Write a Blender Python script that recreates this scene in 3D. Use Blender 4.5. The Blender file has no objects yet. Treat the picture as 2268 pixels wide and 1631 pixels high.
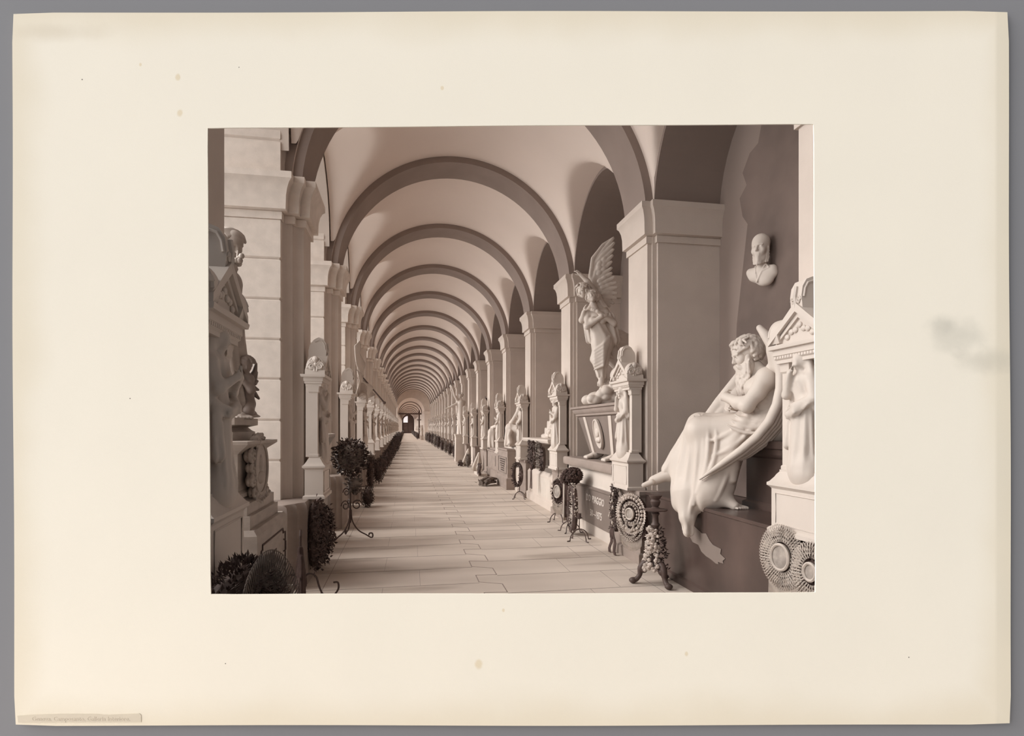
import bpy, bmesh, math, random
import numpy as np
from mathutils import Vector, Matrix

# ------------------------------------------------------------------ camera, sky, sun, exposure
C = bpy.context.scene.collection
sc = bpy.context.scene
F_PX, U0, HORIZON, EYE = 1290.0, 1134.0, 947.0, 1.7       # focal length, principal column, horizon row, eye height
YAW = math.atan((U0 - 899.0) / F_PX)                       # the arcade runs along +Y, the camera looks a little to its right
SN, CS = math.sin(YAW), math.cos(YAW)
cam = bpy.data.cameras.new('camera'); cam.sensor_fit = 'HORIZONTAL'; cam.sensor_width = 36.0
cam.lens = F_PX / 2268 * 36.0
cam.shift_x = 0.0; cam.shift_y = (HORIZON - 815.5) / 2268
cam.clip_start = 0.05; cam.clip_end = 600
camo = bpy.data.objects.new('camera', cam); C.objects.link(camo)
camo.location = (0, 0, EYE); camo.rotation_euler = (math.pi / 2, 0, -YAW)
sc.camera = camo

SKY_ALL, SKY_SIDE = 0.22, 7.0
W = bpy.data.worlds.new('daylight'); sc.world = W; W.use_nodes = True
nt = W.node_tree; nt.nodes.clear()
wo = nt.nodes.new('ShaderNodeOutputWorld'); bg = nt.nodes.new('ShaderNodeBackground')
tc = nt.nodes.new('ShaderNodeTexCoord')
mr = nt.nodes.new('ShaderNodeMapRange'); mr.clamp = True
mr.inputs['From Min'].default_value = 0.0; mr.inputs['From Max'].default_value = -1.0
pw = nt.nodes.new('ShaderNodeMath'); pw.operation = 'POWER'; pw.inputs[1].default_value = 2.0
ma = nt.nodes.new('ShaderNodeMath'); ma.operation = 'MULTIPLY_ADD'
ma.inputs[1].default_value = SKY_SIDE; ma.inputs[2].default_value = SKY_ALL       # overcast sky, brightest over the open courtyard
dp = nt.nodes.new('ShaderNodeVectorMath'); dp.operation = 'DOT_PRODUCT'; dp.inputs[1].default_value = (0.94, -0.12, -0.32)
nt.links.new(tc.outputs['Generated'], dp.inputs[0]); nt.links.new(dp.outputs['Value'], mr.inputs['Value'])
nt.links.new(mr.outputs[0], pw.inputs[0]); nt.links.new(pw.outputs[0], ma.inputs[0])
nt.links.new(ma.outputs[0], bg.inputs['Strength'])
bg.inputs['Color'].default_value = (1.0, 0.985, 0.965, 1)
nt.links.new(bg.outputs[0], wo.inputs[0])

sun = bpy.data.lights.new('courtyard_daylight', 'SUN'); sun.energy = 4.5; sun.angle = math.radians(40)
sun.color = (1.0, 0.97, 0.93)
suno = bpy.data.objects.new('courtyard_daylight', sun); C.objects.link(suno)
SD = Vector((1.0, -0.25, -0.62)).normalized()               # travels from the courtyard into the arcade
suno.rotation_euler = SD.to_track_quat('-Z', 'Y').to_euler()

sc.view_settings.view_transform = 'Standard'; sc.view_settings.look = 'None'
sc.view_settings.gamma = 1.0; sc.view_settings.exposure = -0.31; sc.view_settings.use_curve_mapping = False
sc.cycles.diffuse_bounces = 8; sc.cycles.max_bounces = 12

PI = math.pi
B = 3.51                                                    # bay length along the arcade
YR, YL = 6.93, 6.87                                         # first right-hand and first left-hand pier
XC, RV, RS, ZS = 0.915, 2.19, 2.085, 4.38                     # vault axis, vault radius, rib radius, springing
NP = 20                                                     # last pier of the long run
rng = random.Random(7)

def at(u, v, d):
    """Point that the survey puts at column u, row v of the photograph, d metres along the camera axis."""
    a = (u - U0) / F_PX * d; b = (HORIZON - v) / F_PX * d
    return Vector((SN * d + CS * a, CS * d - SN * a, EYE + b))
def at_x(u, v, X):
    a = (u - U0) / F_PX; t = X / (SN + CS * a); return at(u, v, t)

# ------------------------------------------------------------------ materials
def srgb(r, g, b):
    f = lambda c: (c / 255 / 12.92) if c / 255 <= 0.04045 else ((c / 255 + 0.055) / 1.055) ** 2.4
    return (f(r), f(g), f(b), 1)
def mat(name, col, rough=0.7, var=0.12, scale=4.0, bump=0.0, bscale=60.0, col2=None, thr=(0.35, 0.75), stretch=(1, 1, 1), spec=0.3):
    m = bpy.data.materials.new(name); m.use_nodes = True
    n = m.node_tree.nodes; l = m.node_tree.links; p = n['Principled BSDF']
    p.inputs['Roughness'].default_value = rough; p.inputs['Specular IOR Level'].default_value = spec
    g = n.new('ShaderNodeTexCoord'); mp = n.new('ShaderNodeMapping'); mp.inputs['Scale'].default_value = stretch
    l.new(g.outputs['Object'], mp.inputs[0])
    t = n.new('ShaderNodeTexNoise'); t.inputs['Scale'].default_value = scale; t.inputs['Detail'].default_value = 6
    l.new(mp.outputs[0], t.inputs['Vector'])
    r = n.new('ShaderNodeValToRGB'); r.color_ramp.elements[0].position, r.color_ramp.elements[1].position = thr
    c2 = col2 or tuple(c * (1 - var) for c in col[:3]) + (1,)
    r.color_ramp.elements[0].color = c2; r.color_ramp.elements[1].color = col
    l.new(t.outputs['Fac'], r.inputs[0]); l.new(r.outputs[0], p.inputs['Base Color'])
    if bump:
        t2 = n.new('ShaderNodeTexNoise'); t2.inputs['Scale'].default_value = bscale; t2.inputs['Detail'].default_value = 4
        l.new(g.outputs['Object'], t2.inputs['Vector'])
        b = n.new('ShaderNodeBump'); b.inputs['Strength'].default_value = bump; b.inputs['Distance'].default_value = 0.01
        l.new(t2.outputs['Fac'], b.inputs['Height']); l.new(b.outputs[0], p.inputs['Normal'])
    return m
def lin(r, g, b): return (r, g, b, 1)
M = {}
M['marble'] = mat('white_marble', lin(.61, .535, .478), .55, .08, 3)
M['marble_shaded'] = mat('shaded_veined_marble', lin(.42, .36, .318), .5, .22, 5, stretch=(1, 1, 3))  # darker marble: the courtyard side's shade is put into the colour
M['stone'] = mat('pale_pier_stone', lin(.60, .515, .455), .8, .10, 2.5, .15, 90)
M['granite'] = mat('rusticated_stone', lin(.74, .65, .58), .85, .13, 9, .28, 210)
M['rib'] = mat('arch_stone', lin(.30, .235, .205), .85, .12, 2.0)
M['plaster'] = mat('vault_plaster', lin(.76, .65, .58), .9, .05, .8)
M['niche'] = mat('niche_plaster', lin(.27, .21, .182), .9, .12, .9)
M['plinth'] = mat('plinth_stone', lin(.33, .265, .23), .75, .2, 3, stretch=(1, 1, 2.5))
M['darkmarble'] = mat('dark_marble', lin(.105, .070, .060), .28, .45, 2.6, stretch=(1, 1, .7), spec=.5)
M['midmarble'] = mat('mid_marble', lin(.25, .20, .175), .4, .25, 3, stretch=(2, .5, .5))
M['slab'] = mat('dull_brown_stone', lin(.17, .125, .107), .8, .3, 1.3, thr=(.4, .66))
M['black'] = mat('black_cloth', lin(.092, .058, .050), .9, .3, 12, .4, 60)
M['leaf'] = mat('dark_leaves', lin(.125, .084, .072), .7, .5, 9)
M['leaf_pale'] = mat('pale_leaves', lin(.26, .21, .18), .7, .5, 9)
M['iron'] = mat('wrought_iron', lin(.11, .074, .064), .5, .3, 8)
M['bead'] = mat('pale_beads', lin(.58, .50, .44), .5, .25, 20)
M['petal'] = mat('pale_petals', lin(.62, .53, .47), .7, .3, 14)
M['cloth'] = mat('pale_cloth', lin(.60, .53, .47), .9, .1, 5)
M['letter'] = mat('white_letters', lin(.72, .65, .60), .6, .05, 5)
M['inkline'] = mat('cut_letters', lin(.11, .08, .07), .8, .1, 5)
M['wood'] = mat('dark_wood', lin(.115, .075, .064), .6, .3, 4, stretch=(6, 6, 1))
M['backdrop'] = mat('grey_backdrop', lin(.222, .222, .237), .85, .03, 1.5)
M['picture'] = mat('painted_portrait', lin(.50, .43, .38), .6, .5, 14)

# ------------------------------------------------------------------ mesh building
class MB:
    """Collects faces for ONE mesh object."""
    def __init__(s): s.v = []; s.f = []; s.mi = []; s.cur = 0
    def add(s, vs, fs, m=None):
        o = len(s.v); s.v += [tuple(v) for v in vs]
        for f in fs: s.f.append([i + o for i in f]); s.mi.append(s.cur if m is None else m)
        return s
    def box(s, x0, x1, y0, y1, z0, z1, m=None):
        v = [(x, y, z) for z in (z0, z1) for y in (y0, y1) for x in (x0, x1)]
        return s.add(v, [(0, 2, 3, 1), (4, 5, 7, 6), (0, 1, 5, 4), (2, 6, 7, 3), (0, 4, 6, 2), (1, 3, 7, 5)], m)
    def cbox(s, x0, x1, y0, y1, z0, z1, c=.01, m=None):
        """box with chamfered edges"""
        return s.rings([(x0, y0), (x1, y0), (x1, y1), (x0, y1)], [(z0, -c), (z0 + c, 0), (z1 - c, 0), (z1, -c)], m)
    def rings(s, poly, prof, m=None):
        """plan polygon (anticlockwise) swept up a profile of (height, outward offset)"""
        n = len(poly); nv = []
        for i in range(n):
            p, q, r = Vector(poly[i - 1]), Vector(poly[i]), Vector(poly[(i + 1) % n])
            a = (q - p).normalized(); b = (r - q).normalized()
            na = Vector((a.y, -a.x)); nb = Vector((b.y, -b.x)); k = 1 + na.dot(nb)
            nv.append((na + nb) / max(k, .3))
        vs = [(poly[i][0] + nv[i].x * o, poly[i][1] + nv[i].y * o, z) for z, o in prof for i in range(n)]
        fs = [tuple(range(n))[::-1], tuple(range(n * (len(prof) - 1), n * len(prof)))]
        for j in range(len(prof) - 1):
            for i in range(n):
                i2 = (i + 1) % n; fs.append((j * n + i, j * n + i2, (j + 1) * n + i2, (j + 1) * n + i))
        return s.add(vs, fs, m)
    def rect(s, x0, x1, y0, y1, prof, m=None): return s.rings([(x0, y0), (x1, y0), (x1, y1), (x0, y1)], prof, m)
    def extrude(s, pts, vec, m=None):
        """flat outline (list of 3-D points) pushed along vec"""
        n = len(pts); vec = Vector(vec); a = [Vector(p) for p in pts]
        nrm = Vector((0, 0, 0))
        for i in range(n): nrm += a[i].cross(a[(i + 1) % n])
        if nrm.dot(vec) > 0: a = a[::-1]
        vs = a + [p + vec for p in a]
        fs = [tuple(range(n)), tuple(range(n, 2 * n))[::-1]]
        for i in range(n): j = (i + 1) % n; fs.append((j, i, n + i, n + j))
        return s.add(vs, fs, m)
    def lathe(s, prof, c=(0, 0, 0), n=20, m=None, sq=(1, 1)):
        vs = []; fs = []
        for r, z in prof:
            for i in range(n):
                a = 2 * PI * i / n; vs.append((c[0] + r * math.cos(a) * sq[0], c[1] + r * math.sin(a) * sq[1], c[2] + z))
        for j in range(len(prof) - 1):
            for i in range(n): i2 = (i + 1) % n; fs.append((j * n + i, j * n + i2, (j + 1) * n + i2, (j + 1) * n + i))
        fs.append(tuple(range(n))[::-1]); fs.append(tuple(range((len(prof) - 1) * n, len(prof) * n)))
        return s.add(vs, fs, m)
    def tube(s, pts, rad, n=8, m=None, close=False):
        P_ = [Vector(p) for p in pts]; k = len(P_)
        rs = rad if isinstance(rad, (list, tuple)) else [rad] * k
        vs = []; fs = []; ref = None
        for i in range(k):
            if close: t = (P_[(i + 1) % k] - P_[i - 1])
            else: t = P_[min(i + 1, k - 1)] - P_[max(i - 1, 0)]
            if t.length < 1e-9: t = Vector((0, 0, 1))
            t.normalize()
            if ref is None: ref = Vector((0, 0, 1)) if abs(t.z) < .9 else Vector((1, 0, 0))
            a = t.cross(ref)
            if a.length < 1e-4: a = t.cross(Vector((0.3, 1, .2)))
            a.normalize(); b = t.cross(a); ref = a.cross(t)
            for j in range(n):
                q = 2 * PI * j / n; vs.append(P_[i] + (a * math.cos(q) + b * math.sin(q)) * rs[i])
        for i in range(k if close else k - 1):
            i2 = (i + 1) % k
            for j in range(n): j2 = (j + 1) % n; fs.append((i * n + j, i * n + j2, i2 * n + j2, i2 * n + j))
        if not close: fs += [tuple(range(n))[::-1], tuple(range((k - 1) * n, k * n))]
        return s.add(vs, fs, m)
    def ball(s, c, r, n=8, sq=(1, 1, 1), m=None):
        vs = []; fs = []; k = max(4, n // 2 + 1)
        for i in range(1, k):
            t = PI * i / k
            for j in range(n): p = 2 * PI * j / n; vs.append((c[0] + r * sq[0] * math.sin(t) * math.cos(p), c[1] + r * sq[1] * math.sin(t) * math.sin(p), c[2] + r * sq[2] * math.cos(t)))
        a = len(vs); vs += [(c[0], c[1], c[2] + r * sq[2]), (c[0], c[1], c[2] - r * sq[2])]
        for i in range(k - 2):
            for j in range(n): j2 = (j + 1) % n; fs.append((i * n + j, (i + 1) * n + j, (i + 1) * n + j2, i * n + j2))
        for j in range(n): j2 = (j + 1) % n; fs.append((a, j, j2)); fs.append((a + 1, (k - 2) * n + j2, (k - 2) * n + j))
        return s.add(vs, fs, m)
    def leaf(s, c, d, up, l, w, m=None):
        """a folded leaf blade with thickness from its ridge"""
        c = Vector(c); d = Vector(d).normalized(); a = d.cross(Vector(up))
        if a.length < 1e-3: a = d.cross(Vector((1, .2, .1)))
        a.normalize(); n = a.cross(d)
        vs = [c, c + d * l * .45 + a * w - n * w * .4, c + d * l, c + d * l * .45 - a * w - n * w * .4, c + d * l * .45 + n * w * .35]
        return s.add(vs, [(0, 1, 4), (1, 2, 4), (2, 3, 4), (3, 0, 4), (0, 3, 2, 1)], m)
    def build(s, name, mats, parent=None, loc=(0, 0, 0), rz=0.0, smooth=False, ang=35):
        me = bpy.data.meshes.new(name); me.from_pydata(s.v, [], s.f); me.validate()
        for m in (mats if isinstance(mats, (list, tuple)) else [mats]): me.materials.append(m)
        if len(me.polygons) == len(s.mi): me.polygons.foreach_set('material_index', s.mi)
        if smooth:
            me.polygons.foreach_set('use_smooth', [True] * len(me.polygons))
            if ang < 180: me.set_sharp_from_angle(angle=math.radians(ang))
        me.update()
        o = bpy.data.objects.new(name, me); C.objects.link(o); o.location = loc; o.rotation_euler = (0, 0, rz)
        if parent is not None: o.parent = parent
        return o
def sm(pts, n=5):
    """smooth curve through points"""
    p = [Vector(q) for q in pts]; p = [p[0] * 2 - p[1]] + p + [p[-1] * 2 - p[-2]]; out = []
    for i in range(1, len(p) - 2):
        for j in range(n):
            t = j / n; out.append(.5 * (2 * p[i] + (p[i + 1] - p[i - 1]) * t + (2 * p[i - 1] - 5 * p[i] + 4 * p[i + 1] - p[i + 2]) * t * t + (3 * p[i] - p[i - 1] - 3 * p[i + 1] + p[i + 2]) * t ** 3))
    return out + [p[-2]]
def tag(o, label=None, cat=None, group=None, kind=None):
    if label: o['label'] = label
    if cat: o['category'] = cat
    if group: o['group'] = group
    if kind: o['kind'] = kind
    return o
def empty(name, loc, rz=0.0, label=None, cat=None, group=None, s=1.0):
    o = bpy.data.objects.new(name, None); C.objects.link(o); o.location = loc; o.rotation_euler = (0, 0, rz)
    o.scale = (s, s, s); o.empty_display_size = .1
    return tag(o, label, cat, group)
def dup(o, loc, rz=None, label=None, group=None, s=None):
    """copy of a thing with copies of its parts and sub-parts"""
    c = o.copy(); C.objects.link(c); c.location = loc
    if rz is not None: c.rotation_euler = (0, 0, rz)
    if s is not None: c.scale = (s, s, s) if not isinstance(s, tuple) else s
    if label: c['label'] = label
    if group: c['group'] = group
    def kids(a, b):
        for ch in [q for q in list(KIDS.get(a.name, a.children))]:
            d = ch.copy(); C.objects.link(d); d.parent = b; d.matrix_parent_inverse = ch.matrix_parent_inverse; kids(ch, d)
    kids(o, c); return c
KIDS = {}
def struct(name, mb, m, loc=(0, 0, 0), smooth=False, label=None, ang=35):
    return tag(mb.build(name, m, None, loc, 0, smooth, ang), label, None, None, 'structure')
ORD = ['', 'first', 'second', 'third', 'fourth', 'fifth', 'sixth', 'seventh', 'eighth', 'ninth', 'tenth', 'eleventh', 'twelfth', 'thirteenth',
       'fourteenth', 'fifteenth', 'sixteenth', 'seventeenth', 'eighteenth', 'nineteenth', 'twentieth', 'twenty-first', 'twenty-second']
def placed(mesh_obj, loc, rz=0.0, **k):
    c = mesh_obj.copy(); C.objects.link(c); c.location = loc; c.rotation_euler = (0, 0, rz); return tag(c, **k)
# ------------------------------------------------------------------ the setting: floor, piers, arches, vault
def floor_material():
    m = bpy.data.materials.new('floor_slabs'); m.use_nodes = True
    n = m.node_tree.nodes; l = m.node_tree.links; p = n['Principled BSDF']; p.inputs['Roughness'].default_value = .55
    p.inputs['Specular IOR Level'].default_value = .25
    g = n.new('ShaderNodeTexCoord')
    def noise(sc_, st, det=5):
        mp = n.new('ShaderNodeMapping'); mp.inputs['Scale'].default_value = st; l.new(g.outputs['Object'], mp.inputs[0])
        t = n.new('ShaderNodeTexNoise'); t.inputs['Scale'].default_value = sc_; t.inputs['Detail'].default_value = det
        l.new(mp.outputs[0], t.inputs['Vector']); return t.outputs['Fac']
    def ramp(f, a, b, ca, cb):
        r = n.new('ShaderNodeValToRGB'); r.color_ramp.elements[0].position = a; r.color_ramp.elements[1].position = b
        r.color_ramp.elements[0].color = ca; r.color_ramp.elements[1].color = cb; l.new(f, r.inputs[0]); return r.outputs[0]
    def mul(a, b, f=1.0):
        x = n.new('ShaderNodeMix'); x.data_type = 'RGBA'; x.blend_type = 'MULTIPLY'; x.inputs[0].default_value = f
        l.new(a, x.inputs[6]); l.new(b, x.inputs[7]); return x.outputs[2]
    base = ramp(noise(1.2, (1, 1, 1)), .3, .75, lin(.60, .52, .455), lin(.68, .59, .52))
    rows = ramp(noise(1.0, (.12, 1.61, 1), 1), .38, .62, lin(.84, .83, .82), lin(1, 1, 1))      # slab rows differ a little
    wet = ramp(noise(.9, (.5, 2.6, 1), 7), .33, .47, lin(.66, .63, .61), lin(1, 1, 1))         # damp stains along the joints
    l.new(mul(mul(base, rows), wet), p.inputs['Base Color'])
    return m
M['floor'] = floor_material()
M['joint'] = mat('floor_joints', lin(.33, .28, .245), .9, .2, 6)
fl = MB(); fl.box(-2.6, 4.2, 1.2, 175, -.25, 0)
struct('floor', fl, M['floor'])
# the cut joints between the slabs: rows across the arcade and a run of hexagonal stones down the middle
jm = MB(); y = 2.7; i = 0
def jline(p, q, w=.006):
    jm.cur = 1 if w > .0085 else 0
    p, q = Vector((p[0], p[1], 0)), Vector((q[0], q[1], 0)); d = (q - p).normalized(); a = Vector((-d.y, d.x, 0)) * w / 2
    jm.add([p - a, q - a, q + a, p + a, *(x + Vector((0, 0, .0018)) for x in (p - a, q - a, q + a, p + a))],
           [(4, 5, 6, 7), (0, 1, 5, 4), (1, 2, 6, 5), (2, 3, 7, 6), (3, 0, 4, 7)])
XA, XB = .79, 1.03
while y < 60:
    h = .72
    jline((-1.03, y + .02), (XA, y + .02)); jline((XB, y + .30), (2.78, y + .30))
    xm = (XA + XB) / 2; s_ = .07
    jline((XA, y + .06), (XA, y + .36), .011); jline((XB, y + .34), (XB, y + .66), .011)
    jline((XA, y + .36), (XB, y + .34), .010) if i % 3 else jline((XA, y + .36), (XB, y + .30), .013)
    jline((XB, y + .66), (XA, y + .72 + .06), .010)
    for xs, ys in ((.15 if i % 2 else -.25, 0), (1.9 if i % 2 else 2.25, .3)):
        jline((xs, y + ys + .02), (xs + .01, y + ys + h), .003)
    jline((-.86, y + .02), (-.86, y + h + .02), .006); jline((2.62, y + .3), (2.62, y + .3 + h), .006)
    y += h; i += 1
jo = jm.build('floor_joint', [M['joint'], M['plinth']]); jo['kind'] = 'structure'

CAPITAL = [(4.02, 0), (4.02, .03), (4.10, .03), (4.11, .02), (4.12, .08), (4.27, .085), (4.35, .10), (4.41, .125), (4.44, .155), (4.51, .155), (4.515, .14)]
# --- left piers: rusticated outer block, then three stepped shafts with hollow corners on the arcade side
def hollow(x0, y0, x1, y1, n=6):
    return [(x0 + (x1 - x0) * (1 - math.cos(t)), y0 + (y1 - y0) * math.sin(t)) for t in (PI / 2 * i / n for i in range(n + 1))]
PL = [(-2.2, 0.0), (-1.39, 0.0)] + hollow(-1.39, .02, -1.275, .13) + hollow(-1.275, .145, -1.17, .235) + [(-1.17, .73), (-1.275, .73), (-1.275, .84), (-1.39, .84), (-1.39, .96), (-2.2, .96)]
PLs = [(-2.2, 0.0), (-1.39, 0.0), (-1.39, .13), (-1.275, .13), (-1.275, .235), (-1.17, .235), (-1.17, .73), (-1.275, .73), (-1.275, .84), (-1.39, .84), (-1.39, .96), (-2.2, .96)]
def left_pier(k):
    t = MB(); t.rings(PL, [(0, 0), (6.3, 0)], 1)
    zz = [.02, .87, 1.33, 1.78, 2.24, 2.68, 3.13, 3.58, 4.03]
    for a, b in list(zip(zz[:-1], zz[1:])) + [(4.5, 4.9), (4.9, 5.38), (5.38, 5.85), (5.85, 6.3)]:
        t.cbox(-2.34, -1.376, -.02, .95, a + .004, b - .004, .016, 0)
    return t
def left_capital():
    t = MB(); t.rings(PLs, CAPITAL); return t
PLp = [(-2.4, -.51), (-1.21, -.51)] + hollow(-1.21, -.50, -1.13, -.40, 5) + hollow(-1.13, -.385, -1.05, -.27, 5) + [(-1.05, .68), (-1.2, .68), (-1.2, .96), (-2.4, .96)]
def left_plinth():
    t = MB(); t.rings(PLp, [(0, 0), (.80, 0), (.86, -.01), (.885, -.03), (.89, -.05)]); return t
# --- right piers
def right_pier():
    t = MB(); t.box(3.0, 3.30, 0, .63, .0, 4.4); t.box(3.11, 4.0, -.07, .70, 0, 6.2); t.box(3.055, 3.2, -.03, .66, 0, 4.4); return t
def right_capital():
    t = MB(); pts = [(3.0, 0), (3.055, 0), (3.055, -.03), (3.11, -.03), (3.11, -.07), (3.98, -.07), (3.98, .70), (3.11, .70), (3.11, .66), (3.055, .66), (3.055, .63), (3.0, .63)]
    pts = [(3.0, 0), (3.11, 0), (3.11, -.07), (3.98, -.07), (3.98, .70), (3.11, .70), (3.11, .63), (3.0, .63)]
    t.rings(pts, [(z, o * .8) for z, o in CAPITAL]); return t
def right_plinth():
    t = MB(); t.rect(2.86, 4.0, -.11, .78, [(0, .03), (.12, .03), (.14, 0), (.82, 0), (.86, .02), (.90, .02), (.905, 0)]); return t
sl, cl_, pl = left_pier(0).build('pillar', [M['granite'], M['stone']]), left_capital().build('capital', M['granite'], smooth=True), left_plinth().build('plinth', M['plinth'], smooth=True)
sr, cr, pr = right_pier().build('pillar', M['stone']), right_capital().build('capital', M['stone'], smooth=True), right_plinth().build('plinth', M['plinth'])
def pier(shaft, cap, pli, k, y, side):
    o = shaft if k == 0 else shaft.copy()
    if k: C.objects.link(o)
    o.location = (0, y, 0)
    tag(o, None, None, side + ' piers', 'structure'); o['label'] = '%s pier, %s from the front' % ('rusticated stone courtyard' if side == 'courtyard' else 'pale stone wall', ORD[k + 1])
    for q, w_ in ((cap, 'moulded capital'), (pli, 'stone plinth')):
        c = q if k == 0 else q.copy()
        if k: C.objects.link(c)
        c.location = (0, y, 0); tag(c, '%s of the %s %s pier from the front' % (w_, ORD[k + 1], side), None, side + ' pier ' + w_.split()[1] + 's', 'structure')
for k in range(NP + 1):
    pier(sl, cl_, pl, k, YL - B + k * B, 'courtyard')
    pier(sr, cr, pr, k, YR - B + k * B, 'wall')
# --- transverse arch ribs
def arch_band(x0, r0, r1, y0, y1, z0, n=48, legs=0.0):
    t = MB(); a = []
    for i in range(n + 1):
        q = PI * i / n; a.append((math.cos(q), math.sin(q)))
    ring = lambda r, y: [(x0 + r * c, y, z0 + r * s) for c, s in a]
    A, B_, C_, D = ring(r1, y0), ring(r0, y0), ring(r0, y1), ring(r1, y1); m = n + 1
    fs = []
    for i in range(n):
        for p, q in ((0, 1), (1, 2), (2, 3), (3, 0)): fs.append((p * m + i, q * m + i, q * m + i + 1, p * m + i + 1)[::-1])
    fs += [(0, m, 2 * m, 3 * m), (n, n + 3 * m, n + 2 * m, n + m)]
    return t.add(A + B_ + C_ + D, fs)
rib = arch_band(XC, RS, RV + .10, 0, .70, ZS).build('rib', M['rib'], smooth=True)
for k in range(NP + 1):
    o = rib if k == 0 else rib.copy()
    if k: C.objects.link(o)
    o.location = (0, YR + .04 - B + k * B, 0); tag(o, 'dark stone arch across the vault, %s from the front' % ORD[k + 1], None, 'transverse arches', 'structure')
# --- vault bays: barrel with a lunette cell over each opening and each niche
def vault_bay():
    nx, ny = 72, 44; t = MB(); vs = []
    zl_c, zl_r, zr_c, zr_r = (YL - YR) + (B + .96) / 2, 1.34, 2.07, 1.42
    for j in range(ny + 1):
        y = B * j / ny
        for i in range(nx + 1):
            q = PI - PI * i / nx; x = XC + RV * math.cos(q); zb = ZS + RV * math.sin(q)
            c, r, z0 = (zl_c, zl_r, 4.80) if x < XC else (zr_c, zr_r, 4.40)
            w = r * r - (y - c) ** 2
            zl = z0 + math.sqrt(w) if w > 0 else -9
            k_ = .10; h = max(0, min(1, .5 + .5 * (zb - zl) / k_)); z = zl * (1 - h) + zb * h + k_ * h * (1 - h)
            vs.append((x, y, z))
    n = nx + 1
    return t.add(vs, [(j * n + i, (j + 1) * n + i, (j + 1) * n + i + 1, j * n + i + 1) for j in range(ny) for i in range(nx)])
vb = vault_bay().build('ceiling', M['plaster'], smooth=True, ang=180)
for k in range(NP + 1):
    o = vb if k == 0 else vb.copy()
    if k: C.objects.link(o)
    o.location = (0, YR - B + k * B, 0); tag(o, 'plastered vault bay, %s from the front' % ORD[k + 1], None, 'vault bays', 'structure')
rf = MB(); rf.box(-2.4, 4.15, 3.0, 74.4, 6.72, 6.95); struct('roof', rf, M['stone'])
# --- left: arched wall over each opening; right: arched niche of each bay with its back wall
def opening_arch(y0, y1, x0, x1, zs, ztop, m, n=24):
    t = MB(); r = (y1 - y0) / 2; yc = (y0 + y1) / 2
    pts = [(x1, y0 - .05, zs), (x1, y0, zs)] + [(x1, yc - r * math.cos(PI * i / n), zs + r * math.sin(PI * i / n)) for i in range(1, n)] + [(x1, y1, zs), (x1, y1 + .05, zs), (x1, y1 + .05, ztop), (x1, y0 - .05, ztop)]
    k = n + 1; a = len(t.v)
    arc = [(yc - r * math.cos(PI * i / n), zs + r * math.sin(PI * i / n)) for i in range(n + 1)]
    V = []
    for x in (x0, x1):
        V += [(x, y, z) for y, z in arc] + [(x, y, ztop) for y, z in arc]
    F = []
    for i in range(n):
        F += [(i, k + i, k + i + 1, i + 1), (2 * k + i, 2 * k + i + 1, 3 * k + i + 1, 3 * k + i), (i, i + 1, 2 * k + i + 1, 2 * k + i), (k + i, 3 * k + i, 3 * k + i + 1, k + i + 1)]
    F += [(0, 2 * k, 3 * k, k), (n, k + n, 3 * k + n, 2 * k + n)]
    return t.add(V, F)
la = opening_arch(.96, B, -2.3, -1.29, 4.80, 6.75, None).build('wall_left', M['stone'])
def niche():
    t = opening_arch(.70, B - .07, 3.06, 3.97, 4.40, 6.75, None)
    return t
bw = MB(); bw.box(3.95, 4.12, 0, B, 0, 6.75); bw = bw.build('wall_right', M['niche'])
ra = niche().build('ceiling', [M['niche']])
for k in range(NP):
    for o0, y in ((la, YL - B + k * B), (ra, YR - B + k * B), (bw, YR - B + k * B)):
        o = o0 if k == 0 else o0.copy()
        if k: C.objects.link(o)
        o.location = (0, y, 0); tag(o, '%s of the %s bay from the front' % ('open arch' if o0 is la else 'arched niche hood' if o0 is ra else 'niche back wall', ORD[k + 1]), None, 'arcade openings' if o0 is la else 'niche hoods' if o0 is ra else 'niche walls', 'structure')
M['lit_plaster'] = mat('daylight_toned_plaster', lin(.88, .80, .74), .9, .03, 1)  # paler plaster: daylight falling in the crossing is put into the colour
# --- far end: light crossing, smaller arched passage, great door
YE = 76.4
e = MB(); n = 32; r = 1.73; xc = .64; zs = 3.8
arc = [(xc - r * math.cos(PI * i / n), zs + r * math.sin(PI * i / n)) for i in range(n + 1)]
for i in range(n):
    (xa, za), (xb, zb) = arc[i], arc[i + 1]
    e.add([(xa, YE, za), (xb, YE, zb), (xb, YE, 8.2), (xa, YE, 8.2), (xa, YE + .9, za), (xb, YE + .9, zb)], [(0, 1, 2, 3), (0, 4, 5, 1)])
e.box(-3.2, xc - r, YE, YE + .9, 0, 8.2); e.box(xc + r, 4.5, YE, YE + .9, 0, 8.2)
e.rect(xc + r - .02, xc + r + 1.2, YE - .06, YE + .95, [(3.45, 0), (3.5, .06), (3.75, .12), (3.8, .12)])
e.box(xc + r - .04, 4.4, YE - .10, YE, 0, .55)
struct('wall_back', e, M['stone'])
cr_ = MB(); cr_.box(3.1, 4.2, 74.4, 76.4, 0, 8.2); cr_.box(-1.3, 4.3, 74.42, 76.4, 6.75, 6.95)
for i in range(n):
    q0, q1 = PI * i / n, PI * (i + 1) / n; f = lambda q, y: (XC + 2.20 * math.cos(q), y, ZS + 2.20 * math.sin(q))
    cr_.add([f(q0, 74.3), f(q1, 74.3), f(q1, 76.4), f(q0, 76.4)], [(0, 1, 2, 3)])
struct('wall_crossing', cr_, M['lit_plaster'])
c2 = MB(); arc2 = [(xc - r * math.cos(PI * i / n), zs + r * math.sin(PI * i / n)) for i in range(n + 1)]
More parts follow.
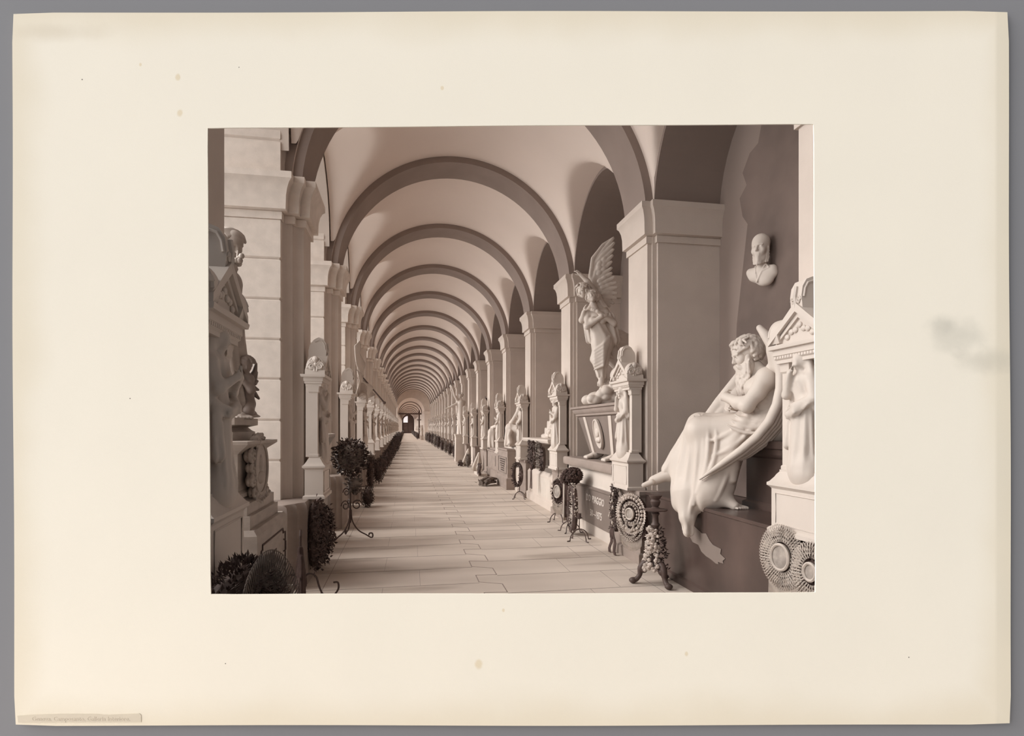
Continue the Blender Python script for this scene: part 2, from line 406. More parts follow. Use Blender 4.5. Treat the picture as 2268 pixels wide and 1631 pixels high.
for i in range(n):
    (xa, za), (xb, zb) = arc2[i], arc2[i + 1]
    c2.add([(xa, YE + .9, za), (xb, YE + .9, zb), (xb, 172, zb), (xa, 172, za)], [(0, 3, 2, 1)])
struct('ceiling', c2, M['plaster'], smooth=True, label='low barrel vault of the far passage')
for j in range(1, 9):
    struct('trim_1', arch_band(xc, r - .12, r + .05, YE + .9 + j * 10, YE + 1.9 + j * 10, zs, 24), M['rib'], smooth=True, label='narrow arch of the far passage, %s beyond the crossing' % ORD[j])
w = MB(); w.box(xc + r, xc + r + .3, YE + .9, 172, 0, 3.82); struct('wall_right', w, M['stone'], label='right wall of the far passage')
w = MB()
for j in range(24): w.box(xc - r - .4, xc - r, YE + 2 + j * 4, YE + 2 + j * 4 + 1.6, 0, 3.82)
w.box(xc - r - .4, xc - r, YE + .9, 172, 0, .5); w.box(xc - r - .4, xc - r, YE + .9, 172, 3.55, 3.82)
struct('wall_left', w, M['stone'], label='pierced left wall of the far passage')
d = MB(); r2 = 1.71
pts = [(xc - r2, 171, 0)] + [(xc - r2 * math.cos(PI * i / n), 171, zs + r2 * math.sin(PI * i / n)) for i in range(n + 1)] + [(xc + r2, 171, 0)]
d.extrude(pts, (0, .4, 0))
dr = struct('door_1', d, M['wood'], label='great dark arched door closing the far passage')
lf = MB(); lf.box(xc - 1.5, xc - .06, 170.9, 171, .1, 3.0); lf.box(xc + .06, xc + 1.5, 170.9, 171, .1, 3.0)
for q in range(3):
    for s_ in (-1, 1): lf.cbox(xc + s_ * .78 - .5, xc + s_ * .78 + .5, 170.84, 170.95, .3 + q * .9, 1.0 + q * .9, .04)
lf.build('door_leaf', M['wood'], dr)
wl = MB(); pts = [(xc - .12, 170.9, 3.1), (xc - .12, 170.9, 4.95)] + [(xc - .12 - 1.25 * math.sin(t), 170.9, 3.7 + 1.25 * math.cos(t)) for t in (PI / 2 * i / 8 for i in range(1, 9))] + [(xc - 1.37, 170.9, 3.1)]
wl.extrude(pts, (0, .1, 0))
m = bpy.data.materials.new('daylit_pane'); m.use_nodes = True
m.node_tree.nodes['Principled BSDF'].inputs['Emission Color'].default_value = (.93, .90, .93, 1); m.node_tree.nodes['Principled BSDF'].inputs['Emission Strength'].default_value = .8
wl.build('window_pane', m, dr)

# ------------------------------------------------------------------ the grey backdrop board and the cream mount sheet with its opening
DC = 2.30                                                   # the sheet stands this far from the eye, square to the view
def sheet_pt(u, v, d=0.0): return at(u, v, DC)
def card_local(u, v): return ((u - U0) / F_PX * DC, (HORIZON - v) / F_PX * DC)
def frame_mesh(outer, inner, z0, z1):
    """sheet with a hole: both outlines same length lists of (x, z); local y is depth"""
    t = MB(); n = len(outer)
    vs = [(x, y, z) for y in (z0, z1) for L_ in (outer, inner) for x, z in L_]
    fs = []
    for i in range(n):
        j = (i + 1) % n
        fs += [(i, j, n + j, n + i), (2 * n + i, 3 * n + i, 3 * n + j, 2 * n + j), (i, 2 * n + i, 2 * n + j, j), (n + i, n + j, 3 * n + j, 3 * n + i)]
    return t.add(vs, fs)
def quad_outline(c, n, wob=0.0, corner=0.0, seed=1):
    r_ = random.Random(seed); out = []
    for e_ in range(4):
        (u0, v0), (u1, v1) = c[e_], c[(e_ + 1) % 4]
        for i in range(n):
            t = i / n; f_ = 0
            u, v = u0 + (u1 - u0) * t, v0 + (v1 - v0) * t
            w_ = wob * math.sin(t * 9 + e_ * 2) * math.sin(t * PI)
            if corner:
                L_ = math.hypot(u1 - u0, v1 - v0); e0, e1 = t * L_, (1 - t) * L_
            if e_ % 2 == 0: v += w_
            else: u += w_
            out.append([u, v])
    if corner:                                              # ease the four tips
        for e_ in range(4):
            i = e_ * n; p, q = out[i - 1], out[(i + 1) % (4 * n)]
            cu = sum(k[0] for k in c) / 4; cv = sum(k[1] for k in c) / 4
            out[i][0] += corner * (1 if out[i][0] < cu else -1); out[i][1] += corner * (1 if out[i][1] < cv else -1)
    return [card_local(u, v) for u, v in out]
croot = empty('mount_sheet', (SN * DC, CS * DC, EYE), -YAW, 'large cream mount sheet with stained edges framing the arcade', 'mount sheet')
OUT = [(28, 29), (2233, 25), (2238, 1605), (33, 1608)]
WIN = [(460, 284), (1802, 275), (1806, 1313), (467, 1317)]
def sheet_material():
    m = mat('cream_card', lin(.845, .785, .68), .8, .025, 2.2, .05, 300); n = m.node_tree.nodes; l = m.node_tree.links; p = n['Principled BSDF']
    src = p.inputs['Base Color'].links[0].from_socket
    g = n.new('ShaderNodeTexCoord'); s_ = n.new('ShaderNodeSeparateXYZ'); l.new(g.outputs['Object'], s_.inputs[0])
    wn = n.new('ShaderNodeTexNoise'); wn.inputs['Scale'].default_value = 2.5; l.new(g.outputs['Object'], wn.inputs['Vector'])
    def math_(op, a, b=None):
        x = n.new('ShaderNodeMath'); x.operation = op
        for i, q in enumerate((a, b)):
            if q is None: continue
            if isinstance(q, (int, float)): x.inputs[i].default_value = q
            else: l.new(q, x.inputs[i])
        return x.outputs[0]
    def rng_(v, a, b, ta=0.0, tb=1.0):
        x = n.new('ShaderNodeMapRange'); x.interpolation_type = 'SMOOTHSTEP'; l.new(v, x.inputs[0]); x.inputs[1].default_value = a; x.inputs[2].default_value = b; x.inputs[3].default_value = ta; x.inputs[4].default_value = tb; return x.outputs[0]
    def mix(base, fac, col):
        x = n.new('ShaderNodeMix'); x.data_type = 'RGBA'; x.blend_type = 'MIX'; l.new(fac, x.inputs[0]); l.new(base, x.inputs[6]); x.inputs[7].default_value = col; return x.outputs[2]
    X, Z = s_.outputs['X'], s_.outputs['Z']; wob = math_('MULTIPLY', math_('SUBTRACT', wn.outputs['Fac'], .5), .16)
    cl = lambda u, v: card_local(u, v)
    # yellowed border
    ex = math_('SUBTRACT', (cl(2238, 0)[0] - cl(28, 0)[0]) / 2, math_('ABSOLUTE', math_('SUBTRACT', X, (cl(2238, 0)[0] + cl(28, 0)[0]) / 2)))
    ez = math_('SUBTRACT', (cl(0, 27)[1] - cl(0, 1606)[1]) / 2, math_('ABSOLUTE', math_('SUBTRACT', Z, (cl(0, 27)[1] + cl(0, 1606)[1]) / 2)))
    ed = math_('ADD', math_('MINIMUM', ex, ez), wob)
    c = mix(src, rng_(ed, .16, -.02, 0, .55), lin(.70, .61, .46))
    # band of grime down the right edge, smudge beside it, stain at the upper left corner
    c = mix(c, math_('MULTIPLY', rng_(X, cl(2200, 0)[0], cl(2210, 0)[0], 0, .5), rng_(wn.outputs['Fac'], .25, .6, .5, 1)), lin(.64, .58, .47))
    def blot(u, v, ru, rv, col, f, base, sc_=9):
        a = math_('DIVIDE', math_('SUBTRACT', X, cl(u, v)[0]), ru); b = math_('DIVIDE', math_('SUBTRACT', Z, cl(u, v)[1]), rv)
        t = n.new('ShaderNodeTexNoise'); t.inputs['Scale'].default_value = sc_; t.inputs['Detail'].default_value = 6; l.new(g.outputs['Object'], t.inputs['Vector'])
        d_ = math_('ADD', math_('SQRT', math_('ADD', math_('MULTIPLY', a, a), math_('MULTIPLY', b, b))), math_('MULTIPLY', math_('SUBTRACT', t.outputs['Fac'], .5), 1.1))
        return mix(base, rng_(d_, 1.0, .45 if ru < .04 else .05, 0, f), col)
    c = blot(2120, 745, .17, .10, lin(.46, .44, .38), .40, c, 12); c = blot(2185, 800, .17, .075, lin(.48, .45, .38), .42, c, 12); c = blot(2085, 722, .09, .055, lin(.42, .40, .35), .34, c, 14)
    c = blot(120, 70, .30, .05, lin(.62, .54, .42), .45, c)
    for u, v, r_ in ((312, 144, .007), (395, 172, .012), (399, 250, .014), (980, 196, .009), (1520, 1448, .010), (1115, 1352, .007), (1060, 1470, .02)):
        c = blot(u, v, r_, r_ * 1.3, lin(.66, .53, .33), .55, c, 20)
    for u, v, r_ in ((183, 177, .0035), (2012, 1456, .003), (289, 883, .003), (500, 1470, .0028), (530, 150, .003)):
        c = blot(u, v, r_, r_, lin(.08, .06, .05), .9, c, 1)
    l.new(c, p.inputs['Base Color']); return m
M['card'] = sheet_material()
frame_mesh(quad_outline(OUT, 24, 1.5, 3.0), quad_outline(WIN, 24, .8, .8), -.0025, .0025).build('sheet', M['card'], croot)
strip = MB(); pts = [card_local(u, v) for u, v in ((40, 1585), (70, 1583), (130, 1581), (210, 1581), (240, 1583), (310, 1580), (314, 1584), (314, 1599), (42, 1600))]
strip.extrude([(x, -.0027, z) for x, z in pts], (0, -.0012, 0))
M['strip'] = mat('tan_paper', lin(.66, .585, .475), .85, .08, 6)
so = strip.build('paper_strip', M['strip'], croot); so['label'] = 'torn tan strip of paper pasted at the lower left corner'
def text(name, body, size, m, parent, loc, rot, extrude=.002, align='LEFT', sx_=1.0):
    cu = bpy.data.curves.new(name, 'FONT'); cu.body = body; cu.size = size; cu.extrude = extrude; cu.align_x = align; cu.resolution_u = 2
    o = bpy.data.objects.new(name, cu); C.objects.link(o)
    bpy.context.view_layer.update()
    me = bpy.data.meshes.new_from_object(o.evaluated_get(bpy.context.evaluated_depsgraph_get()))
    bpy.data.objects.remove(o); bpy.data.curves.remove(cu)
    me.materials.clear(); me.materials.append(m)
    o = bpy.data.objects.new(name, me); C.objects.link(o); o.location = loc; o.rotation_euler = rot; o.scale = (sx_, 1, 1)
    if parent is not None: o.parent = parent
    return o
M['ghost'] = mat('faded_print', lin(.61, .535, .43), .85, .03, 6)
x, z = card_local(72, 1596)
text('lettering', 'Genova. Camposanto. Galleria Interiore.', .0235, M['ghost'], so, (x, -.0042, z), (PI / 2, 0, 0), .0002, 'LEFT', 1.0)
bp = frame_mesh(quad_outline([(-500, -420), (3100, -420), (3100, 1900), (-500, 1900)], 8), quad_outline([(430, 250), (1835, 250), (1835, 1345), (430, 1345)], 8), 0, .03)
bo = bp.build('backdrop_board', M['backdrop'], None, (SN * (DC + .012), CS * (DC + .012), EYE), -YAW)
tag(bo, 'flat grey backdrop behind the cream mount sheet', None, None, 'structure')
# ------------------------------------------------------------------ carving: figures are blended solids, meshed as one continuous surface
def unit(v): v = np.asarray(v, float); return v / max(1e-9, np.linalg.norm(v))
class Carve:
    def __init__(s, h): s.h = h; s.p = []; s.noise = None
    def cap(s, a, b, ra, rb=None, k=.03, sq=None, fold=None, op=1):
        """tapered limb from a to b; sq=(axis, factor) flattens it; fold=(count, depth, twist, phase, from_end) carves cloth folds along it"""
        s.p.append(('cap', np.array(a, float), np.array(b, float), ra, ra if rb is None else rb, k, sq, fold, op)); return s
    def ell(s, c, r, k=.03, rot=None, op=1):
        s.p.append(('ell', np.array(c, float), np.array(r, float), None if rot is None else np.array(rot, float), k, op)); return s
    def path(s, pts, rad, k=.03, sq=None, fold=None):
        n = len(pts); rad = list(rad) if isinstance(rad, (list, tuple)) else [rad] * n; pts = [np.array(p, float) for p in pts]
        s.p.append(('poly', [('cap', pts[i], pts[i + 1], rad[i], rad[i + 1], k, sq, fold, 1) for i in range(n - 1)], k, 1)); return s
    def slab(s, c, ax, ay, az, r, k=.02, rnd=.01, op=1):
        """box with rounded edges, axes given"""
        s.p.append(('box', np.array(c, float), np.array([unit(ax), unit(ay), unit(az)]), np.array(r, float), k, rnd, op)); return s
    def bounds(s, q):
        if q[0] == 'poly': b = [s.bounds(c) for c in q[1]]; return np.min([x[0] for x in b], 0), np.max([x[1] for x in b], 0)
        if q[0] == 'cap':
            m = max(q[3], q[4]) * 1.02 + (abs(q[7][1]) * 1.6 if q[7] else 0)
            if q[6]: m *= max(1, q[6][1])
            return np.minimum(q[1], q[2]) - m, np.maximum(q[1], q[2]) + m
        if q[0] == 'ell':
            r = q[2] if q[3] is None else np.full(3, q[2].max()); return q[1] - r, q[1] + r
        r = np.linalg.norm(q[3]) + q[5]; return q[1] - r, q[1] + r
    def dist(s, q, P):
        X, Y, Z = P
        if q[0] == 'poly':
            d = s.dist(q[1][0], P)
            for c in q[1][1:]: d = np.minimum(d, s.dist(c, P))
            return d
        if q[0] == 'cap':
            _, a, b, ra, rb, k, sq, fold, op = q
            d = b - a
            x, y, z = X - a[0], Y - a[1], Z - a[2]; f = 1.0
            if sq is not None:
                n = unit(sq[0]); f = sq[1]; w = (x * n[0] + y * n[1] + z * n[2]) * (1 / f - 1)
                x, y, z = x + w * n[0], y + w * n[1], z + w * n[2]; d = d + n * (d @ n) * (1 / f - 1)
            L2 = max(1e-9, d @ d); t = np.clip((x * d[0] + y * d[1] + z * d[2]) / L2, 0, 1)
            x, y, z = x - d[0] * t, y - d[1] * t, z - d[2] * t
            r = ra + (rb - ra) * t
            if fold:
                ax = unit(d); u = unit(np.cross(ax, [0.31, .2, .93] if abs(ax[2]) < .9 else [1, .1, 0])); v = np.cross(ax, u)
                ph = np.arctan2(x * v[0] + y * v[1] + z * v[2], x * u[0] + y * u[1] + z * u[2])
                w = round(fold[0]) * ph + fold[2] * t * 6.283 + fold[3] + .8 * np.sin(2 * ph + 3 * t + fold[3])
                wave = 2 * (np.sin(w) * .5 + .5) ** 1.6 - .9 + .25 * np.sin(3 * ph - 2 * t + fold[3])
                e = fold[4] if len(fold) > 4 else 1
                ramp = t if e > 0 else (1 - t) if e < 0 else np.ones_like(t)
                r = r + fold[1] * wave * (.25 + .75 * ramp)
            return (np.sqrt(x * x + y * y + z * z) - r) * min(1.0, f)
        if q[0] == 'ell':
            _, c, r, rot, k, op = q
            x, y, z = X - c[0], Y - c[1], Z - c[2]
            if rot is not None: x, y, z = (x * R_[0] + y * R_[1] + z * R_[2] for R_ in rot)
            k0 = np.sqrt((x / r[0]) ** 2 + (y / r[1]) ** 2 + (z / r[2]) ** 2)
            k1 = np.sqrt((x / r[0] ** 2) ** 2 + (y / r[1] ** 2) ** 2 + (z / r[2] ** 2) ** 2) + 1e-9
            return k0 * (k0 - 1) / k1
        _, c, A, r, k, rnd, op = q
        x, y, z = X - c[0], Y - c[1], Z - c[2]
        e = [np.abs(x * A[i][0] + y * A[i][1] + z * A[i][2]) - r[i] + rnd for i in range(3)]
        o = np.sqrt(sum(np.maximum(t, 0) ** 2 for t in e)); return o + np.minimum(np.maximum(np.maximum(e[0], e[1]), e[2]), 0) - rnd
    def field(s):
        lo = np.min([s.bounds(q)[0] for q in s.p if q[-1] > 0], 0) - 3 * s.h; hi = np.max([s.bounds(q)[1] for q in s.p if q[-1] > 0], 0) + 3 * s.h
        n = np.ceil((hi - lo) / s.h).astype(int) + 1
        ax = [(lo[i] + np.arange(n[i]) * s.h).astype(np.float32) for i in range(3)]
        D = np.full(n, 9.0, np.float32)
        for q in s.p:
            k = q[5] if q[0] == 'cap' else q[2] if q[0] == 'poly' else q[4]; op = q[-1]
            b0, b1 = s.bounds(q); m = k + 3 * s.h
            i0 = np.clip(np.floor((b0 - m - lo) / s.h).astype(int), 0, n - 1); i1 = np.clip(np.ceil((b1 + m - lo) / s.h).astype(int) + 1, 1, n)
            if np.any(i1 <= i0): continue
            sl = tuple(slice(i0[i], i1[i]) for i in range(3))
            P = (ax[0][sl[0]][:, None, None], ax[1][sl[1]][None, :, None], ax[2][sl[2]][None, None, :])
            d = np.broadcast_to(s.dist(q, P), D[sl].shape).astype(np.float32); o = D[sl]
            if op > 0: h = np.clip(k - np.abs(o - d), 0, None) / k if k > 0 else 0; D[sl] = np.minimum(o, d) - h * h * k * .25
            else: e = -d; h = np.clip(k - np.abs(o - e), 0, None) / k; D[sl] = np.maximum(o, e) + h * h * k * .25
        if s.noise: D = D + s.noise(ax[0][:, None, None], ax[1][None, :, None], ax[2][None, None, :])
        return D, lo
    def mesh(s, name, cut_below=None):
        D, lo = s.field()
        if cut_below is not None:
            zz = lo[2] + np.arange(D.shape[2]) * s.h; D = np.maximum(D, (cut_below - zz)[None, None, :].astype(np.float32))
        sg = D < 0; cor = [(i, j, k) for i in (0, 1) for j in (0, 1) for k in (0, 1)]
        sh = np.array(D.shape) - 1
        view = lambda A, c: A[c[0]:c[0] + sh[0], c[1]:c[1] + sh[1], c[2]:c[2] + sh[2]]
        cnt = sum(view(sg, c).astype(np.int8) for c in cor)
        mix = (cnt > 0) & (cnt < 8); idx = np.full(sh, -1, np.int64); N = int(mix.sum()); idx[mix] = np.arange(N)
        I = np.argwhere(mix); vals = {c: view(D, c)[mix] for c in cor}
        pos = np.zeros((N, 3)); wt = np.zeros(N)
        for a in cor:
            for ax_ in range(3):
                if a[ax_]: continue
                b = tuple(1 if i == ax_ else a[i] for i in range(3)); da, db = vals[a], vals[b]; cr = (da < 0) != (db < 0)
                t = np.where(cr, da / np.where(cr, da - db, 1), 0)
                for i in range(3): pos[:, i] += cr * (a[i] + (t if i == ax_ else 0))
                wt += cr
        V = (I + pos / wt[:, None]) * s.h + lo
        F = []
        for ax_ in range(3):
            b, c = (ax_ + 1) % 3, (ax_ + 2) % 3
            s0 = [slice(None)] * 3; s1 = [slice(None)] * 3; s0[ax_] = slice(0, -1); s1[ax_] = slice(1, None)
            A0, A1 = sg[tuple(s0)], sg[tuple(s1)]; E_ = np.argwhere(A0 != A1); flip = A0[tuple(E_.T)]
            ok = (E_[:, b] > 0) & (E_[:, c] > 0) & (E_[:, b] < sh[b]) & (E_[:, c] < sh[c]); E_, flip = E_[ok], flip[ok]
            g = []
            for ob, oc in ((1, 1), (0, 1), (0, 0), (1, 0)):
                q = E_.copy(); q[:, b] -= ob; q[:, c] -= oc; g.append(idx[tuple(q.T)])
            Q = np.stack(g, 1); Q[~flip] = Q[~flip][:, ::-1]; F.append(Q)
        F = np.concatenate(F); F = F[(F >= 0).all(1)]
        me = bpy.data.meshes.new(name)
        me.vertices.add(len(V)); me.vertices.foreach_set('co', V.astype(np.float32).ravel())
        me.loops.add(F.size); me.loops.foreach_set('vertex_index', F.ravel().astype(np.int32))
        me.polygons.add(len(F)); me.polygons.foreach_set('loop_start', np.arange(0, F.size, 4, dtype=np.int32))
        me.polygons.foreach_set('use_smooth', np.ones(len(F), bool)); me.update(calc_edges=True); me.validate()
        return me
    def build(s, name, m, parent=None, loc=(0, 0, 0), rz=0.0, cut=None):
        me = s.mesh(name, cut); me.materials.append(m)
        o = bpy.data.objects.new(name, me); C.objects.link(o); o.location = loc; o.rotation_euler = (0, 0, rz)
        if parent is not None: o.parent = parent
        return o

def axes(fwd, up=(0, 0, 1)):
    f = unit(fwd); l = unit(np.cross(up, f)); return f, l, np.cross(f, l)
def head(S, c, fwd, r=.115, up=(0, 0, 1), k=.02, jaw=True):
    """a head of half-height r at c: skull, jaw, brow, eyes, nose, mouth, ears"""
    f, l, u = axes(fwd, up); c = np.array(c, float); P = lambda a, b, d: c + (f * a + l * b + u * d) * r
    R_ = np.array([f, l, u])
    S.ell(P(-.08, 0, .22), (.82 * r, .68 * r, .78 * r), k, R_)
    S.ell(P(.16, 0, -.28), (.58 * r, .54 * r, .66 * r), k, R_)
    S.ell(P(.42, 0, -.74), (.25 * r, .27 * r, .22 * r), k, R_)
    for s_ in (-1, 1):
        S.ell(P(.66, .30 * s_, .10), (.12 * r, .18 * r, .10 * r), .02 * r / .115, R_, -1)      # socket
        S.ell(P(.58, .28 * s_, .08), (.12 * r, .14 * r, .09 * r), .008, R_)                     # eye
        S.cap(P(.70, .12 * s_, .24), P(.60, .46 * s_, .24), .07 * r, .05 * r, .012)              # brow
        S.ell(P(.48, .38 * s_, -.22), (.16 * r, .16 * r, .18 * r), .03 * r / .115, R_)          # cheek
        S.ell(P(-.06, .68 * s_, .0), (.15 * r, .06 * r, .22 * r), .01, R_)                      # ear
    S.cap(P(.70, 0, .18), P(.90, 0, -.20), .06 * r, .10 * r, .012); S.cap(P(.80, -.09, -.24), P(.80, .09, -.24), .06 * r, .06 * r, .01)
    S.cap(P(.68, -.16, -.47), P(.68, .16, -.47), .05 * r, .05 * r, .006); S.cap(P(.66, -.13, -.60), P(.66, .13, -.60), .055 * r, .055 * r, .006)
    return P
def hand(S, w, d, nrm, L=.18, curl=.5, spread=1.0, thumb=1, k=.010):
    """palm and five bent fingers from the wrist w along d; nrm is the back of the hand; thumb on side +1/-1"""
    d = unit(d); n = unit(np.array(nrm, float) - d * (np.array(nrm, float) @ d)); s_ = np.cross(n, d) * thumb; w = np.array(w, float)
    P = lambda a, b, c: w + (d * a + s_ * b + n * c) * L
    S.slab(P(.24, 0, 0), d, s_, n, (.27 * L, .20 * L, .085 * L), k * 1.6, .05 * L)
    for i, (off, ln) in enumerate(((.155, .50), (.055, .55), (-.05, .52), (-.15, .42))):
        a = P(.48, off, 0); q = a; ang = .15
        for seg, fr in ((0, .45), (1, .32), (2, .25)):
            ang += curl * (.6 + .25 * seg) + .06 * i * curl
            e = q + (d * math.cos(ang) + s_ * off * .35 * spread - n * math.sin(ang)) * ln * fr * L
            S.cap(q, e, .058 * L * (1 - .1 * seg), .050 * L * (1 - .12 * seg), k * .5); q = e
    a = P(.10, .16, -.02); b = P(.32, .31, -.09); c = P(.52, .34, -.20 - .1 * curl)
    S.cap(a, b, .080 * L, .066 * L, k); S.cap(b, c, .060 * L, .048 * L, k * .5)
def arm(S, sh, el, wr, r=(.062, .048, .034), k=.03, fold=None):
    S.cap(sh, el, r[0], r[1], k, None, fold); S.cap(el, wr, r[1], r[2], k, None, fold)
def feathers(S, root, tip, side, nrm, n, l0, l1, w, th, k=.004, sweep=.5):
    """row of overlapping quills laid from root to tip, each pointing along side swept towards tip"""
    root, tip, side = (np.array(x, float) for x in (root, tip, side)); d = unit(tip - root); nrm = unit(nrm)
    for i in range(n):
        t = i / (n - 1); a = root + (tip - root) * t; q = unit(unit(side) * (1 - sweep * t) + d * (.25 + sweep * t)); l_ = l0 + (l1 - l0) * t
        S.ell(a + q * l_ * .5 + nrm * th * .5 * (i % 2), (l_ * .55, w, th), k, np.array([q, unit(np.cross(nrm, q)), nrm]))
def curls(S, c, R_, n, r, seed, cond=None, fwd=(1, 0, 0), up=(0, 0, 1), stretch=1.6, k=.004):
    """curly locks: short bent tubes all over the ball c, R_ where cond(direction) holds"""
    q = random.Random(seed); c = np.array(c, float); R_ = np.array(R_ if hasattr(R_, '__len__') else (R_,) * 3, float); f, l, u = axes(fwd, up); i = 0; tries = 0
    while i < n and tries < n * 30:
        tries += 1
        v = unit([q.gauss(0, 1), q.gauss(0, 1), q.gauss(0, 1)])
        if cond and not cond(v): continue
        w = lambda v_: c + f * v_[0] * R_[0] + l * v_[1] * R_[1] + u * v_[2] * R_[2]
        t1 = unit(np.cross(v, [q.gauss(0, .4), q.gauss(0, .4), 1])); t2 = np.cross(v, t1); a0 = q.uniform(0, 6.28); st = r / R_.mean()
        pts = [w(v * (1 + .25 * st) + (t1 * math.cos(a0 + s_ * 2.2) + t2 * math.sin(a0 + s_ * 2.2)) * st * stretch * (1 - .25 * s_)) for s_ in (0, .8, 1.6, 2.4)]
        for a, b in zip(pts[:-1], pts[1:]): S.cap(a, b, r * .62, r * .5, k)
        i += 1

# ------------------------------------------------------------------ robed statues for the pier monuments (unit height, facing +y)
def robed(kind, h=.0145):
    S = Carve(h); q = (0, 1, 0)
    S.cap((0, 0, .0), (0, 0, .03), .15, .145, .02, (q, .75))
    tilt = {'veiled': .01, 'praying': -.01, 'leaning': .03, 'bearded': 0, 'wreath': -.02}[kind]
    S.cap((-.02 + tilt, 0, .05), (.0 - tilt, -.005, .56), .125, .085, .03, (q, .8), (9, .014, .35, 1.0 + len(kind), -1))
    S.cap((.055, .04, .06), (.03, .03, .45), .055, .06, .03, None, (5, .008, .2, .3, -1))                     # advanced knee under the cloth
    S.cap((0, -.01, .54), (tilt, 0, .74), .083, .10, .03, (q, .72), (8, .006, .8, 2, 0))
    S.cap((-.10 + tilt, 0, .775), (.10 + tilt, 0, .775), .042, .042, .03)
    S.cap((tilt, 0, .78), (tilt, .012, .86), .034, .03, .02)
    hc = (tilt, .03, .915); S_f = (0.15 if kind == 'leaning' else -.1, 1, -.25)
    head(S, hc, S_f, .072, k=.012)
    if kind in ('veiled', 'leaning'):
        S.ell((tilt, -.005, .93), (.078, .07, .085), .01); S.ell((tilt, .07, .905), (.045, .045, .065), .012, None, -1); head(S, hc, S_f, .066, k=.01)
        for s_ in (-1, 1): S.cap((.06 * s_ + tilt, -.01, .92), (.14 * s_, -.01, .55), .04, .055, .02, (q, .7), (4, .010, .2, s_, 1))
        S.cap((tilt, -.04, .90), (0, -.05, .45), .06, .12, .02, (q, .5), (7, .010, .1, 0, 1))
    else:
        curls(S, (tilt, .01, .935), (.07, .066, .07), 46, .017, 5 + len(kind), lambda v: v[1] < .35 and v[2] > -.55)
    if kind == 'bearded':
        for i in range(9): S.cap((tilt + (i - 4) * .011, .085, .89), (tilt + (i - 4) * .009, .085, .78 + abs(i - 4) * .012), .015, .008, .008)
    sh = lambda s_: (.105 * s_ + tilt, 0, .765)
    if kind in ('praying', 'veiled'):
        for s_ in (-1, 1):
            arm(S, sh(s_), (.135 * s_, .045, .61), (.025 * s_, .125, .69), (.042, .04, .026), .02, (4, .004, .3, 0, 0)); hand(S, (.02 * s_, .125, .69), (-.15 * s_, .25, 1), (s_, .2, .1), .085, .12, 1, s_, .006)
    elif kind == 'leaning':
        arm(S, sh(-1), (-.15, .03, .60), (-.03, .11, .55), (.042, .04, .026), .02); hand(S, (-.03, .11, .55), (1, .2, .1), (0, 1, .2), .085, .3, 1, 1, .006)
        arm(S, sh(1), (.13, .07, .64), (.05, .10, .82), (.042, .038, .025), .02); hand(S, (.05, .10, .82), (-.3, -.1, 1), (.4, 1, 0), .085, .5, 1, -1, .006)
    elif kind == 'bearded':
        arm(S, sh(-1), (-.16, .0, .60), (-.12, .10, .48), (.045, .042, .028), .02, (4, .004, .3, 0, 0)); hand(S, (-.12, .10, .48), (.2, .4, -1), (-1, .3, 0), .085, .4, 1, 1, .006)
        arm(S, sh(1), (.15, .03, .61), (.03, .11, .66), (.045, .042, .028), .02); hand(S, (.03, .11, .66), (-1, .1, .2), (0, 1, 0), .085, .5, 1, 1, .006)
        S.slab((-.10, .11, .42), (1, 0, 0), (0, 1, .2), (0, -.2, 1), (.05, .018, .07), .01)
    else:
        arm(S, sh(-1), (-.15, .02, .60), (-.10, .10, .46), (.04, .038, .025), .02); hand(S, (-.10, .10, .46), (.1, .3, -1), (-1, .3, 0), .085, .6, 1, 1, .006)
        arm(S, sh(1), (.15, .02, .61), (.02, .11, .70), (.04, .038, .025), .02); hand(S, (.02, .11, .70), (-1, .2, .4), (0, 1, 0), .085, .4, 1, 1, .006)
        for i in range(14):
            a = 2 * PI * i / 14; S.ell((-.09 + .075 * math.cos(a), .125, .40 + .075 * math.sin(a)), (.024, .018, .024), .008)
    # mantle thrown across the hips
    S.path([(-.12, .06, .56), (-.03, .10, .50), (.07, .085, .47), (.13, .02, .52)], [.03, .035, .035, .03], .02, None, (3, .007, .5, 0, 0))
    S.cap((.125, .03, .52), (.14, .04, .22), .032, .045, .02, None, (4, .008, .1, 1, 1))
    return S
KINDS_ = ['veiled', 'praying', 'leaning', 'bearded', 'wreath']
WHAT = {'veiled': 'veiled praying woman', 'praying': 'bareheaded woman with joined hands', 'leaning': 'hooded woman touching her cheek', 'bearded': 'bearded man holding a tablet', 'wreath': 'curly headed figure holding a wreath'}
ROBED = {k: robed(k) for k in KINDS_}
for k in KINDS_:
    o = ROBED[k].build('statue', M['marble'], None, (0, 0, 0)); ROBED[k] = o.data; bpy.data.objects.remove(o)

